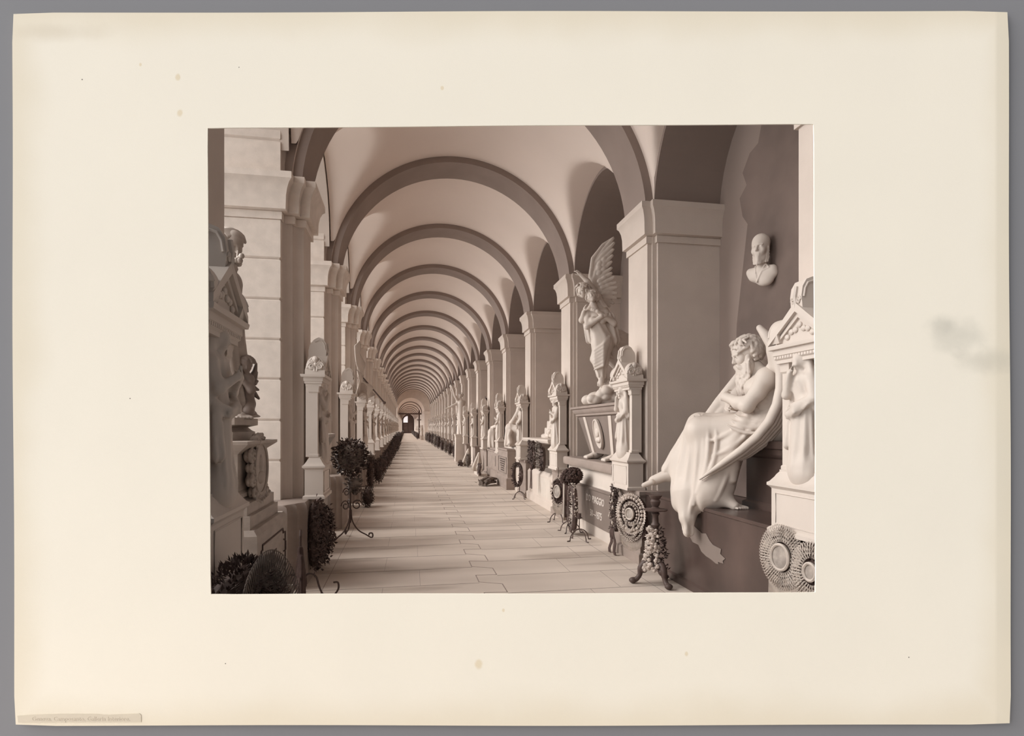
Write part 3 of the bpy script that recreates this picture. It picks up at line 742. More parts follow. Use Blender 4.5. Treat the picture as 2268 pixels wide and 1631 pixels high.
# --- pier monument: pedestal, shallow niche slab with pilasters, gable with three scroll-carved antefixes (front faces +y, width along x)
def antefix(w, h, d, f):
    """fan-shaped antefix carved with two scrolls; a across, b outward depth, c up, mapped by f"""
    t = MB(); n = 16; pts = [(-w / 2 * .8, 0)] + [(-w / 2 * math.cos(PI * i / n), h * .30 + h * .70 * math.sin(PI * i / n)) for i in range(n + 1)] + [(w / 2 * .8, 0)]
    t.extrude([f(a, 0, c) for a, c in pts], Vector(f(0, d, 0)) - Vector(f(0, 0, 0)))
    for s_ in (-1, 1):
        t.tube([f(s_ * w * .23 + s_ * .19 * w * (1 - i / 24) * math.cos(i * .55), d + .004, h * .42 + .22 * h * (1 - i / 24) * math.sin(i * .55)) for i in range(22)], .018 * w / .16, 5)
        t.tube([f(s_ * w * .06, d + .003, h * .1), f(s_ * w * .10, d + .006, h * .5), f(s_ * w * .22, d + .003, h * .78)], .014 * w / .16, 5)
    t.ball(f(0, d, h * .80), .032 * w / .16, 10); t.ball(f(0, d, h * .50), .024 * w / .16, 10)
    t.tube([f(a * .92, d, c * .94) for a, c in pts[1:-1]], .011 * w / .16, 5)
    return t
PARTS = {}
def monument_parts():
    t = MB(); t.rect(-.29, .29, .0, .19, [(0, .025), (.03, .025), (.045, .005), (.33, .005), (.34, .012), (.355, .03), (.375, .03), (.385, .015), (.42, -.01), (.44, -.02), (.46, -.035), (.475, -.035)])
    t.tube([(-.24, .196, .07), (.24, .196, .07), (.24, .196, .30), (-.24, .196, .30)], .006, 5, close=True); PARTS['pedestal'] = t
    t = MB(); t.box(-.255, .255, 0, .05, .475, 1.28)
    for s_ in (-1, 1):
        t.rect(min(s_ * .175, s_ * .255), max(s_ * .175, s_ * .255), .04, .13, [(.475, .008), (.50, .008), (.51, 0), (1.20, 0), (1.215, .012), (1.24, .012), (1.28, .02)])
    PARTS['niche_slab'] = t
    t = MB(); t.rect(-.27, .27, 0, .17, [(1.275, 0), (1.30, .0), (1.31, .012), (1.33, .012), (1.335, .02), (1.375, .02), (1.38, .045), (1.40, .05), (1.41, .05)])
    for i in range(18): t.box(-.265 + i * .0305, -.247 + i * .0305, .17, .186, 1.312, 1.33)
    z0, z1, hw = 1.41, 1.66, .315
    t.extrude([(-hw + .05, .03, z0), (hw - .05, .03, z0), (0, .03, z1 - .05)], (0, .14, 0))
    for s_ in (-1, 1):
        t.extrude([(s_ * hw, 0, z0), (s_ * (hw - .005), 0, z0 + .045), (0, 0, z1 + .03), (0, 0, z1 - .035)], (0, .215, 0))
        t.extrude([(s_ * (hw - .06), 0, z0), (s_ * (hw - .075), 0, z0 + .03), (0, 0, z1 - .03), (0, 0, z1 - .075)], (0, .19, 0))
    for i in range(7): t.ball(((i - 3) * .045, .175, 1.46 + .02 * (3 - abs(i - 3)) + .012 * (i % 2)), .022, 12, (1.2, .6, 1))
    PARTS['gable'] = t
    crown = MB(); crown.extrude([(-.062, y, 1.63 + z) for y, z in ((0, 0), (.195, 0), (.205, .10), (.195, .165), (.165, .215), (.115, .235), (.06, .205), (.015, .14), (0, .08))], (.124, 0, 0))
    crown.tube([(0, .20, 1.65), (0, .212, 1.73), (0, .20, 1.80)], .016, 6)
    for s_ in (-1, 1):
        crown.tube([(s_ * .03 + s_ * .022 * (1 - i / 20) * math.cos(i * .5), .205, 1.70 + .03 * (1 - i / 20) * math.sin(i * .5)) for i in range(18)], .008, 5); crown.tube([(s_ * .064, y * .9 + .012, 1.63 + z * .9) for y, z in ((.195, .10), (.185, .165), (.16, .21), (.115, .225), (.07, .20))], .009, 5)
    PARTS['antefix'] = [antefix(.20, .19, .10, lambda a, b, c: (-.20 - b, .115 - a, 1.425 + c)), antefix(.20, .19, .10, lambda a, b, c: (.20 + b, .115 + a, 1.425 + c)), crown]
monument_parts()
def pier_monument(kind, loc, rz, label, m=None, group=None):
    m = m or M['marble']; r = empty('pier_monument', loc, rz, label, 'monument', group)
    for k in ('pedestal', 'niche_slab', 'gable'): PARTS[k].build(k, m, r, smooth=True, ang=30)
    for a in PARTS['antefix']: a.build('antefix', m, r, smooth=True, ang=30)
    o = bpy.data.objects.new('statue', ROBED[kind]); C.objects.link(o); o.parent = r; o.location = (0, .135, .475); o.scale = (.87,) * 3
    return r
protos = {}
def put_monument(kind, loc, rz, label, group):
    if kind not in protos:
        protos[kind] = pier_monument(kind, loc, rz, label, None, group); return protos[kind]
    return dup(protos[kind], loc, rz, label, group)
# wall side (facing -x): piers 0.., courtyard side (facing +x)
seqR = ['leaning', 'leaning', 'praying', 'wreath', 'veiled']; seqL = ['veiled', 'leaning', 'veiled', 'bearded', 'praying']
for k in range(NP + 1):
    kd = seqR[k] if k < 5 else KINDS_[(k * 2 + 1) % 5]
    g = 'pier monuments along the wall'
    put_monument(kd, (2.948, YR - B + k * B + .315, .905), PI / 2, 'gabled marble monument with %s, %s wall pier from the front' % (WHAT[kd], ORD[k + 1]), g)
    kd = seqL[k] if k < 5 else KINDS_[(k * 3 + 1) % 5]
    g = 'pier monuments along the courtyard'
    put_monument(kd, (-1.118, YL - B + k * B + .30 - (.36 if k == 0 else 0), .89), -PI / 2, 'gabled marble monument with %s, %s courtyard pier from the front' % (WHAT[kd], ORD[k + 1]), g)
# ------------------------------------------------------------------ first wall bay: seated old man with wings on his dark tomb
ma, mg, dk, mm = M['marble'], M['marble_shaded'], M['darkmarble'], M['midmarble']
A0, A1 = YR - B + .72, YR - .10                            # clear length of the first niche
tb = empty('tomb', (3.45, 5.4, 0), 0, 'dark polished tomb base under the seated bearded winged statue', 'tomb')
t = MB(); t.rect(2.93 - 3.45, .46, A0 - 5.4, A1 - 5.4, [(0, .02), (.07, .02), (.09, 0), (.86, 0), (.87, .015), (.90, .015)]); t.build('base', dk, tb)
t = MB(); t.rect(3.42 - 3.45, .30, A0 - 5.4, 5.42 - 5.4, [(.90, .03), (.95, .03), (.97, 0), (1.40, 0), (1.42, .02), (1.44, .03), (1.49, .03), (1.50, .05), (1.56, .05), (1.57, .03)]); t.build('seat_block', dk, tb)
t = MB(); q = random.Random(3); pts = []
for i in range(26):
    a = 2 * PI * i / 26; rr = 1 + q.uniform(-.22, .22)
    pts.append((-.5235, -.02 + .36 * rr * math.cos(a),   .545 + .10 * rr * math.sin(a) + .10 * math.cos(a)))
t.extrude(pts, (-.0025, 0, 0)); o = t.build('worn_patch', mm, tb); o['label'] = 'pale scraped patch'
st = MB()
pts = [(3.80, 6.32, .905), (3.80, 6.22, 2.9), (3.80, 6.0, 4.0), (3.80, 6.10, 4.12), (3.80, 6.16, 4.35), (3.80, 6.02, 4.45), (3.80, 6.10, 4.62), (3.80, 5.96, 4.78), (3.80, 5.80, 4.82), (3.80, 5.72, 5.05), (3.80, 5.50, 5.12), (3.80, 5.42, 5.42), (3.80, 4.78, 5.42), (3.80, 4.3, 4.95), (3.80, A0 + .02, .905)]
st.extrude(pts, (.13, 0, 0))
o = st.build('stele', M['slab']); tag(o, 'tall dark brown slab with ragged top behind the seated winged statue', 'stele')

S = Carve(.0095)
Q = (0, 1, 0)
# trunk, leaning forward
S.cap((-.01, .0, .80), (.02, 0, .98), .185, .165, .05, (Q, 1.15)); S.cap((.02, 0, .98), (.03, 0, 1.18), .15, .17, .06, (Q, 1.25))
S.cap((-.02, -.19, 1.25), (-.03, .19, 1.25), .085, .085, .07); S.ell((.10, .10, 1.18), (.09, .11, .085), .05); S.ell((.10, -.10, 1.18), (.09, .11, .085), .05)
S.cap((.02, 0, 1.28), (.11, 0, 1.40), .085, .075, .05)
for i in range(5): S.cap((.15 - .012 * i, .13, 1.08 - .045 * i), (-.02, .185, 1.10 - .045 * i), .014, .010, .02)       # ribs
S.cap((-.04, .07, 1.32), (-.10, .10, 1.05), .06, .07, .06); S.cap((-.04, -.07, 1.32), (-.10, -.10, 1.05), .06, .07, .06)
for z_ in (.90, .94): S.cap((.16, -.10, z_), (.16, .13, z_), .028, .028, .03)
hf = (1, .62, -.50)
P_ = head(S, (.205, .01, 1.52), hf, .150, k=.025)
# crossed arms
S.ell((-.03, .235, 1.265), (.10, .095, .105), .05); S.cap((-.03, .24, 1.25), (.13, .30, 1.0), .082, .066, .04); S.ell((.02, .27, 1.16), (.06, .07, .10), .04)
S.cap((.13, .30, 1.0), (.36, .16, 1.10), .066, .045, .03); S.ell((.20, .26, 1.03), (.075, .055, .055), .03, np.array([unit((.3, -.14, .1)), unit((.14, .3, 0)), unit((0, -.1, .3))]))
hand(S, (.36, .16, 1.10), (.25, -.9, .12), (.9, .3, .2), .20, .35, 1, -1, .012)
S.cap((.0, -.24, 1.25), (.18, -.29, .99), .080, .064, .04); S.cap((.18, -.29, .99), (.36, -.03, 1.02), .062, .044, .03)
hand(S, (.36, -.03, 1.02), (.1, 1, -.12), (.9, -.1, .3), .20, .45, 1, 1, .012)
# legs: the far one stretched forward, the near one drawn back
S.cap((.02, .12, .80), (.60, .15, .78), .125, .095, .05); S.cap((.02, -.12, .80), (.68, -.12, .83), .125, .095, .05)
S.cap((.68, -.12, .83), (.97, -.10, .31), .09, .048, .03); S.cap((.60, .15, .78), (.38, .16, .08), .09, .05, .03)
def foot(S, a, d, L=.24, up=(0, 0, 1), w=1.0):
    f, l, u = axes(d, up); a = np.array(a, float); l, u = l * w, u * w
    S.ell(a - f * .03 - u * .015, (.055 * w, .045 * w, .05 * w), .02, np.array([f, unit(l), unit(u)])); S.cap(a, a + f * L * .62 - u * .02, .05 * w, .046 * w, .03, (u, .8))
    for i in range(5):
        b = a + f * (L * (.60 - .03 * i) + .045 * w) + l * (.050 - .025 * i) - u * .024; S.cap(b - f * .03, b + f * (L * (.16 - .022 * i) + .012 * w) - u * .008, .022 * w - .002 * i, .018 * w - .0015 * i, .004)
foot(S, (1.0, -.07, .285), (.85, .25, -.24), .25, (0, 0, 1), 1.5); foot(S, (.38, .16, .045), (-.95, .25, -.03), .22)
om = empty('statue', (3.5, 5.2, .905), math.radians(138), 'white marble statue of a seated bearded winged old man with crossed arms', 'statue')
S.build('body', ma, om)
# the cloth over his legs, falling over the front of the tomb
D = Carve(.0095)
def bow(a, b, c, n=9): return [np.array(a) * (1 - s_) ** 2 + np.array(b) * 2 * s_ * (1 - s_) + np.array(c) * s_ ** 2 for s_ in np.linspace(0, 1, n)]
def ridge(S, a, b, c, r_, k=.035, n=9): S.path(bow(a, b, c, n), [r_ * .45] + [r_ * .85] + [r_] * (n - 4) + [r_ * .85, r_ * .5], k)
D.cap((-.06, 0, .83), (.10, 0, .85), .225, .20, .05, (Q, 1.15)); D.cap((.24, .15, .74), (.42, .17, .28), .12, .12, .08); D.cap((.30, .17, .66), (.47, .20, .20), .13, .15, .08); D.cap((.42, .10, .70), (.50, .12, .25), .13, .14, .08); D.cap((.30, .14, .55), (.33, .18, .20), .09, .07, .06)
D.cap((.02, .13, .80), (.61, .15, .765), .155, .125, .05); D.cap((.02, -.12, .80), (.68, -.12, .825), .155, .120, .05)
D.cap((.68, -.12, .82), (.985, -.085, .33), .115, .088, .06, None, (7, .006, .1, 0, 1)); D.cap((.60, .15, .755), (.43, .17, .12), .12, .115, .06)
D.cap((.645, .03, .76), (.71, .08, .14), .14, .185, .09, (Q, .9), (8, .008, .05, 0, 0)); D.cap((.53, .10, .74), (.55, .16, .10), .12, .16, .09, None, (6, .008, .05, 1, 0))
D.cap((.84, -.04, .46), (.81, .09, .0), .10, .10, .09); D.cap((.72, .14, .10), (.71, .24, -.12), .15, .085, .07); D.cap((.71, .24, -.12), (.695, .26, -.26), .075, .05, .03, None, (4, .010, .1, 0, 0))
D.cap((.80, .05, .02), (.76, .10, -.10), .10, .05, .05); D.cap((.45, .19, .15), (.26, .22, .03), .10, .045, .06)
D.path([(.17, .25, .84), (.265, .265, .62), (.275, .255, .40), (.265, .25, .29)], [.045, .062, .066, .035], .04)
for a, b, c, r_ in (((.66, .14, .88), (.70, .22, .45), (.74, .25, .0), .022), ((.60, .22, .86), (.60, .27, .45), (.63, .30, .02), .022), ((.70, .04, .91), (.80, .10, .50), (.82, .15, .04), .020), ((.75, -.03, .88), (.90, .0, .55), (.92, .03, .20), .018),
                    ((.55, .25, .82), (.50, .28, .40), (.53, .31, .08), .020), ((.50, .26, .78), (.46, .34, .36), (.60, .31, .14), .020), ((.42, .27, .76), (.38, .35, .44), (.54, .31, .26), .020),
                    ((.08, .23, .98), (.24, .31, .70), (.50, .28, .66), .018), ((.02, .25, .90), (.20, .33, .58), (.44, .31, .52), .018), ((.26, .27, .60), (.30, .31, .30), (.42, .30, .08), .018),
                    ((.64, .29, .10), (.67, .30, -.05), (.70, .285, -.20), .016), ((.76, .20, .08), (.75, .27, -.06), (.715, .28, -.22), .016)):
    ridge(D, a, b, c, r_ * 1.1, .020)
for i in range(4): ridge(D, (-.13 + .02 * i, .20 + .02 * i, .95 - .045 * i), (.06, .28 + .02 * i, .84 - .06 * i), (.22 + .03 * i, .22 + .03 * i, .97 - .05 * i), .016, .025)
D.path([(-.10, .10, .985), (.08, .20, .975), (.19, .12, 1.01), (.20, -.10, 1.0)], .024, .02)
D.build('robe', ma, om)
H = Carve(.0075)
hc = np.array((.185, .01, 1.56)); f_, l_, u_ = axes(hf)
H.ell(hc - f_ * .03, (.145, .13, .135), .02, np.array([f_, l_, u_])); H.ell(hc + f_ * .135 - u_ * .075, (.09, .125, .11), .02, np.array([f_, l_, u_]), -1)
curls(H, hc - f_ * .02, (.145, .128, .138), 150, .025, 11, lambda v: (v[2] > .25 and v[0] < .75) or (v[0] < -.05 and v[2] > -.75), hf, (0, 0, 1), 1.9, .004)
for i in range(13):
    a = -1 + 2 * i / 12; w_ = .9 + .5 * (i % 2); p0 = hc + f_ * .080 * (1 - .5 * a * a) + l_ * .125 * a + u_ * (.108 + .012 * (i % 2))
    H.path([p0 - f_ * .06 + u_ * .016, p0 + u_ * .010 * w_, p0 + f_ * .030 * w_ * (1 - a * a) - u_ * .006 + l_ * .018 * a, p0 + f_ * .030 * (1 - a * a) - u_ * .030 * w_ + l_ * (.03 * a + .010 * (-1) ** i), p0 + f_ * .016 * (1 - a * a) - u_ * .040 * w_ + l_ * .035 * a], [.010, .0135, .0125, .010, .005], .002)
H.build('hair', ma, om)
Bd = Carve(.0068); q = random.Random(5)
ch = np.array(P_(.40, 0, -.72)); mo = np.array(P_(.76, 0, -.42)); f_, l_, u_ = axes(hf); dn = np.array((.02, .03, -1.0))
tipb = ch + dn * .30 + np.array((-.03, -.01, 0)); Bd.cap(ch + dn * .02 - f_ * .02, tipb, .092, .045, .03, None)
for s_ in (-1, 1): Bd.cap(P_(.05, .62 * s_, -.10), P_(.22, .42 * s_, -.75), .030, .055, .03); Bd.cap(P_(.22, .42 * s_, -.75), tipb + l_ * .03 * s_ + np.array((0, 0, .10)), .06, .035, .03)
for i in range(120):
    s_ = q.uniform(-1, 1); t0 = q.random(); p = np.array(P_(.50 - .42 * abs(s_), .58 * s_, -.20 - .50 * (1 - abs(s_)) - .25 * t0)); out = unit(f_ * (1 - .6 * abs(s_)) + l_ * s_ * .9)
    base = p + out * .020; ln = q.uniform(.16, .30) * (1 - .35 * abs(s_)) * (1 - .2 * t0); ph = q.uniform(0, 6)
    aim = tipb + l_ * .055 * s_ + out * .03
    pts = []
    for j in range(7):
        t_ = j / 6; c = base + (aim - base) * t_ * .35 * t_ + dn * ln * t_ + out * .026 * math.sin(t_ * 3.1); pts.append(c + l_ * .018 * math.sin(t_ * 11 + ph) + out * .006 * math.cos(t_ * 10 + ph))
    Bd.path(pts, [.010, .0135, .014, .013, .0115, .009, .004], .0012)
for s_ in (-1, 1):
    for j in range(3): Bd.path([mo + l_ * .012 * s_ - u_ * .006 * j, mo + l_ * .045 * s_ - u_ * (.012 + .008 * j) + f_ * .004, mo + l_ * .080 * s_ - u_ * (.045 + .012 * j) - f_ * .02, mo + l_ * .092 * s_ - u_ * (.105 + .012 * j) - f_ * .03], [.012, .016, .014, .006], .004)
Bd.build('beard', ma, om)
# wings: the near one a long crescent seen edge-on, the far one spread behind him
Wn = Carve(.0095)
arc_ = [(.02, .30, 1.735), (-.035, .31, 1.66), (-.098, .32, 1.55), (-.150, .33, 1.43), (-.176, .34, 1.29), (-.172, .35, 1.15), (-.140, .36, 1.00), (-.075, .37, .85), (.03, .38, .71), (.17, .39, .58), (.33, .395, .455), (.55, .40, .285)]
def off(i, o_, y_):
    a, b = np.array(arc_[max(i - 1, 0)]), np.array(arc_[min(i + 1, len(arc_) - 1)]); t_ = unit(b - a); n_ = np.array((t_[2], 0, -t_[0])); return np.array(arc_[i]) + n_ * o_ + np.array((0, y_, 0))
Wn.path([off(i, 0, 0) for i in range(12)], [.030, .046, .052, .054, .053, .050, .047, .044, .041, .037, .030, .010], .012, (Q, 1.0))
for j, (i0, i1, o_) in enumerate(((2, 12, .04), (2, 11, .062), (3, 11, .082), (3, 11, .10), (3, 10, .117), (4, 10, .133), (4, 9, .148))):
    idx_ = list(range(i0, i1)); n_ = len(idx_)
    Wn.path([off(i, o_ * (.30 + .70 * math.sin(PI * (k_ + .5) / n_)), -.04 * (j + 1)) for k_, i in enumerate(idx_)], [.016] + [.026] * (n_ - 2) + [.006], .003)
Wn.path([(-.06, .17, 1.30), (-.12, .26, 1.38), (-.09, .31, 1.50)], [.08, .07, .045], .05)
Wn.build('wing', ma, om)
Wf = Carve(.0095); nrm = (0, 1, 0)
e0, e1 = np.array((.20, -.34, 1.50)), np.array((1.06, -.44, .42))
for i in range(9):
    t_ = i / 8; a = e0 * (1 - .0 * t_) + np.array((-.06 * i / 8 * 2, 0, -.035 * i)); b = e1 + np.array((-.055 * i, .012 * i, .025 * i)) * (1 + .25 * i / 8)
    Wf.path([a, a * .6 + b * .4 + np.array((-.015, 0, .02)), b], [.045, .050, .012], .004, (nrm, .45))
for r_, n_ in ((.28, 4), (.48, 4)):
    for i in range(n_): c = e0 + (e1 - e0) * r_ + np.array((-.02 - .06 * i, .02 + .006 * i, -.05 * i)); u1 = unit(e1 - e0); Wf.ell(c, (.14, .055, .022), .004, np.array([u1, unit(np.cross(nrm, u1)), np.array(nrm)]))
Wf.path([(-.06, -.17, 1.30), (.06, -.28, 1.42), e0], [.08, .07, .06], .05)
Wf.build('wing', ma, om)
# the dark scythe-like end seen past his knee, and lumps of carved poppies on the tomb
def lumps(name, loc, n, r, seed, m, label, cat, spread=(.16, .12, .05), h=.012, rz=0):
    S = Carve(h); q = random.Random(seed)
    for i in range(n):
        c = (q.uniform(-1, 1) * spread[0], q.uniform(-1, 1) * spread[1], r * .75 + abs(q.gauss(0, 1)) * spread[2]); rr = r * q.uniform(.6, 1.1)
        S.ell(c, (rr, rr * q.uniform(.7, 1), rr * q.uniform(.6, 1)), .012)
        for j in range(3): a = q.uniform(0, 6.28); S.cap((c[0] + rr * .6 * math.cos(a), c[1] + rr * .6 * math.sin(a), c[2] + rr * .3), (c[0] + rr * math.cos(a + .8), c[1] + rr * math.sin(a + .8), c[2]), rr * .22, rr * .15, .008)
    S.ell((0, 0, r * .4), (spread[0] * 1.1, spread[1] * 1.1, r * .6), .02)
    return tag(S.build(name, m, None, loc, rz, cut=.004), label, cat)
lumps('flower_bundle', (3.10, 4.25, .90), 9, .055, 4, ma, 'pale carved flowers lying on the dark tomb beside the first wall monument', 'carved flowers', (.10, .09, .03))
lumps('flower_bundle', (3.72, 4.95, 1.565), 8, .06, 9, mg, 'carved poppies lying on the seat block behind the winged old man', 'carved flowers', (.13, .13, .03))
# bust in relief on the slab
bu = Carve(.006); hd = (0, .06, .02)
head(bu, hd, (0, 1, -.05), .125, k=.015); bu.ell((0, .04, .09), (.092, .09, .095), .015)
for row in range(3):
    for i in range(22):
        q2 = random.Random(i + row * 50); s_ = (i / 21 - .5) * 2; zt = -.01 - .035 * (1 - abs(s_)) - .03 * row
        bu.cap((.074 * s_, .135 - .095 * abs(s_), zt), (.070 * s_ + q2.uniform(-.008, .008), .140 - .08 * abs(s_), zt - .055), .016, .008, .003)
bu.ell((0, .06, -.085), (.066, .062, .055), .01)
bu.cap((0, .02, -.10), (0, .02, -.19), .052, .06, .02); bu.ell((-.01, .015, -.245), (.155, .062, .085), .02); bu.ell((-.035, .02, -.31), (.085, .05, .06), .03); bu.cap((-.11, .01, -.20), (.12, .01, -.20), .045, .045, .03)
bu.path([(-.05, .062, -.155), (-.01, .076, -.24), (.035, .066, -.325)], .009, .004); bu.path([(.05, .062, -.155), (.045, .074, -.23), (.035, .066, -.30)], .008, .004); bu.path([(-.055, .055, -.145), (-.09, .062, -.19), (-.03, .074, -.215)], .007, .004)
o = bu.build('portrait_bust', ma, None, (3.72, 5.60, 3.56), PI / 2 + .62); tag(o, 'white relief bust of a bald bearded man high on the dark slab', 'bust')

# ------------------------------------------------------------------ second wall bay: white tomb with dark sarcophagus, angel carrying a woman
t2 = empty('tomb', (3.4, 8.98, 0), 0, 'white tomb with a dark lettered front below the angel group', 'tomb')
t = MB(); b0, b1 = YR + .80 - 8.98, YR + B - .12 - 8.98
t.rect(2.90 - 3.4, .52, b0, b1, [(0, .0), (.76, 0), (.80, -.01), (.99, -.03), (1.04, -.03)]); t.build('base', ma, t2)
t = MB(); t.rect(2.84 - 3.4, .52, b0 + .05, b1 - .02, [(1.04, 0), (1.06, .01), (1.15, .01), (1.165, 0), (1.175, -.01)]); t.build('ledge', M['plinth'], t2, smooth=True)
t = MB()
t.box(-.514, -.495, b0 + .18, b1 - .12, .17, .72); t.box(-.524, -.495, b0 + .02, b0 + .24, .12, .75); t.rect(-.53, -.49, b0 + .16, b1 - .1, [(.72, 0), (.73, .008), (.755, .008), (.765, 0)])
pn = t.build('inscription_panel', mm, t2); pn['label'] = 'brown stone panel with raised white letters'
for z_ in (.28, .62):
    t = MB(); t.ball((-.53, b0 + .13, z_), .022, 8); t.tube([(-.53, b0 + .13, z_), (-.56, b0 + .16, z_ + .01)], .010, 6); t.build('bolt', M['iron'], t2)
L_ = lambda body, y_, z_, s_, w_=1.0: text('lettering', body, s_, M['letter'], pn, (-.517, y_, z_), (PI / 2, 0, -PI / 2), .004, 'RIGHT', w_)
L_('DO  PIAGGIO', 8.22 - 8.98, .52, .155, .92); L_('30\u20141875', 8.32 - 8.98, .30, .155, .92)
sg = empty('sarcophagus', (3.4, 8.86, 1.175), 0, 'dark marble sarcophagus narrowing downwards with white straps and oval medallion', 'sarcophagus')
t = MB(); yb, yt = .70, 1.0; xb, xt = -.30, -.42
t.add([(xb, -yb, .10), (.42, -yb, .10), (.42, yb, .10), (xb, yb, .10), (xt, -yt, .70), (.42, -yt, .70), (.42, yt, .70), (xt, yt, .70)], [(3, 2, 1, 0), (4, 5, 6, 7), (0, 1, 5, 4), (2, 3, 7, 6), (3, 0, 4, 7), (1, 2, 6, 5)]); t.build('body', dk if False else mm, sg)
t = MB(); t.rect(-.42, .40, -1.02, 1.02, [(.70, -.01), (.72, .03), (.75, .03), (.76, .05), (.80, .075), (.83, .08), (.84, .11), (.875, .11), (.88, .09)]); t.build('lid', M['plinth'], sg, smooth=True)
for s_ in (-1, 1):
    t = MB(); yy0, yy1 = .44 * s_, .62 * s_
    t.add([(xb - .015, yy0 - .055, .05), (xb - .015, yy0 + .055, .05), (xt - .015, yy1 + .065, .70), (xt - .015, yy1 - .065, .70), (xb + .03, yy0 - .055, .05), (xb + .03, yy0 + .055, .05), (xt + .03, yy1 + .065, .70), (xt + .03, yy1 - .065, .70)],
          [(0, 1, 2, 3), (4, 7, 6, 5), (0, 4, 5, 1), (1, 5, 6, 2), (2, 6, 7, 3), (3, 7, 4, 0)]); o = t.build('strap', ma, sg); o['label'] = 'white marble strap'
    Pw = Carve(.009); Pw.ell((0, 0, .05), (.10, .085, .055), .02)
    for i in range(4): Pw.cap((-.05, -.06 + .04 * i, .05), (-.13, -.065 + .043 * i, .03), .034, .028, .008)
    Pw.cap((.02, 0, .06), (.10, 0, .09), .06, .07, .03); o = Pw.build('paw_foot', ma, sg, (xb - .02, .44 * s_, 0), 0, .003); o['label'] = 'white lion paw foot'
t = MB(); nn = 28; tilt = (xt - xb) / .60
ov = [(xb + tilt * (.42 + .24 * math.sin(2 * PI * i / nn) - .10) - .012, .165 * math.cos(2 * PI * i / nn), .42 + .24 * math.sin(2 * PI * i / nn)) for i in range(nn)]
t.extrude(ov, (-.03, 0, 0)); t.tube([(p[0] - .03, p[1] * .93, .42 + (p[2] - .42) * .93) for p in ov], .016, 6, close=True)
t.ball((xb - .11, 0, .44), .07, 10, (.5, 1, 1.2)); t.ball((xb - .09, 0, .33), .09, 10, (.45, 1.1, .6)); o = t.build('medallion', ma, sg, smooth=True); o['label'] = 'white oval portrait medallion'

AN = (3.35, 8.75, 2.06); az = -YAW
cl = Carve(.013); q = random.Random(12)
for i in range(46):
    t_ = q.random(); x = -.46 + .60 * t_ + q.uniform(-.05, .05); top = .10 + .42 * math.exp(-((x + .10) / .17) ** 2); z = q.uniform(.03, max(.06, top)); rr = q.uniform(.055, .10)
    cl.ell((x, q.uniform(-.24, .14), z), (rr * 1.15, rr, rr * .9), .006)
cl.ell((-.16, 0, .10), (.36, .22, .13), .04)
an = empty('statue', AN, az, 'white marble angel group lifting a woman above clouds on the dark sarcophagus', 'statue')
cl.build('cloud', ma, an, cut=.006)
W_ = Carve(.0085); Y = (0, 1, 0)
hf2 = (-.25, -1, .30)
W_.cap((-.27, .0, .93), (-.37, -.01, 1.10), .13, .105, .05, (Y, .8)); W_.cap((-.37, -.01, 1.10), (-.385, -.01, 1.36), .105, .13, .06, (Y, .75)); W_.cap((-.52, .0, 1.445), (-.25, .0, 1.45), .055, .055, .05)
for s_ in (-1, 1): W_.ell((-.39 + .075 * s_, -.10, 1.31), (.06, .055, .058), .03)
W_.cap((-.39, -.01, 1.46), (-.455, -.03, 1.60), .05, .042, .03); head(W_, (-.475, -.06, 1.69), hf2, .098, (-.35, 0, 1), .016)
W_.cap((-.27, -.0, .95), (-.29, -.05, .66), .125, .085, .05); W_.cap((-.33, .0, .95), (-.41, -.0, .72), .115, .08, .05); W_.cap((-.29, -.05, .66), (-.315, -.04, .46), .075, .045, .03); W_.cap((-.41, 0, .72), (-.30, .04, .48), .075, .045, .03)
foot(W_, (-.32, -.045, .445), (-.05, -.35, -1), .17, (0, -1, .3)); foot(W_, (-.27, .03, .47), (.15, -.25, -1), .17, (0, -1, .3))
arm(W_, (-.24, .0, 1.44), (-.13, -.09, 1.27), (-.40, -.17, 1.44), (.052, .046, .032)); hand(W_, (-.40, -.17, 1.44), (-1, 0, .35), (-.1, -1, .2), .13, .25, 1, -1, .008)
arm(W_, (-.53, .0, 1.43), (-.55, -.10, 1.22), (-.34, -.18, 1.36), (.052, .046, .032)); hand(W_, (-.34, -.18, 1.36), (1, 0, .35), (.1, -1, .2), .13, .25, 1, 1, .008)
# the angel behind her
W_.cap((-.20, .16, 1.08), (-.30, .14, 1.45), .12, .13, .06); W_.cap((-.30, .14, 1.45), (-.40, .10, 1.72), .13, .10, .06); W_.cap((-.42, .10, 1.74), (-.50, .05, 1.74), .055, .045, .04)
head(W_, (-.605, .0, 1.79), (-.75, -.55, -.35), .10, (-.3, 0, 1), .016)
arm(W_, (-.40, .08, 1.79), (-.535, .0, 1.95), (-.645, -.03, 2.045), (.05, .042, .028)); hand(W_, (-.645, -.03, 2.045), (-.75, -.1, .75), (.2, -1, .4), .13, .35, 1, 1, .008)
arm(W_, (-.42, .14, 1.62), (-.62, .02, 1.34), (-.60, -.05, 1.46), (.05, .045, .03)); hand(W_, (-.60, -.05, 1.46), (.15, -.15, 1), (-1, -.2, 0), .13, .3, 1, -1, .008)
W_.cap((-.18, .16, 1.05), (-.05, .14, .74), .10, .075, .05); W_.cap((-.05, .14, .74), (.07, .12, .52), .07, .045, .03); foot(W_, (.07, .12, .50), (.35, -.1, -1), .17, (.8, -.4, 0))
W_.build('body', ma, an)
Dr = Carve(.0095)
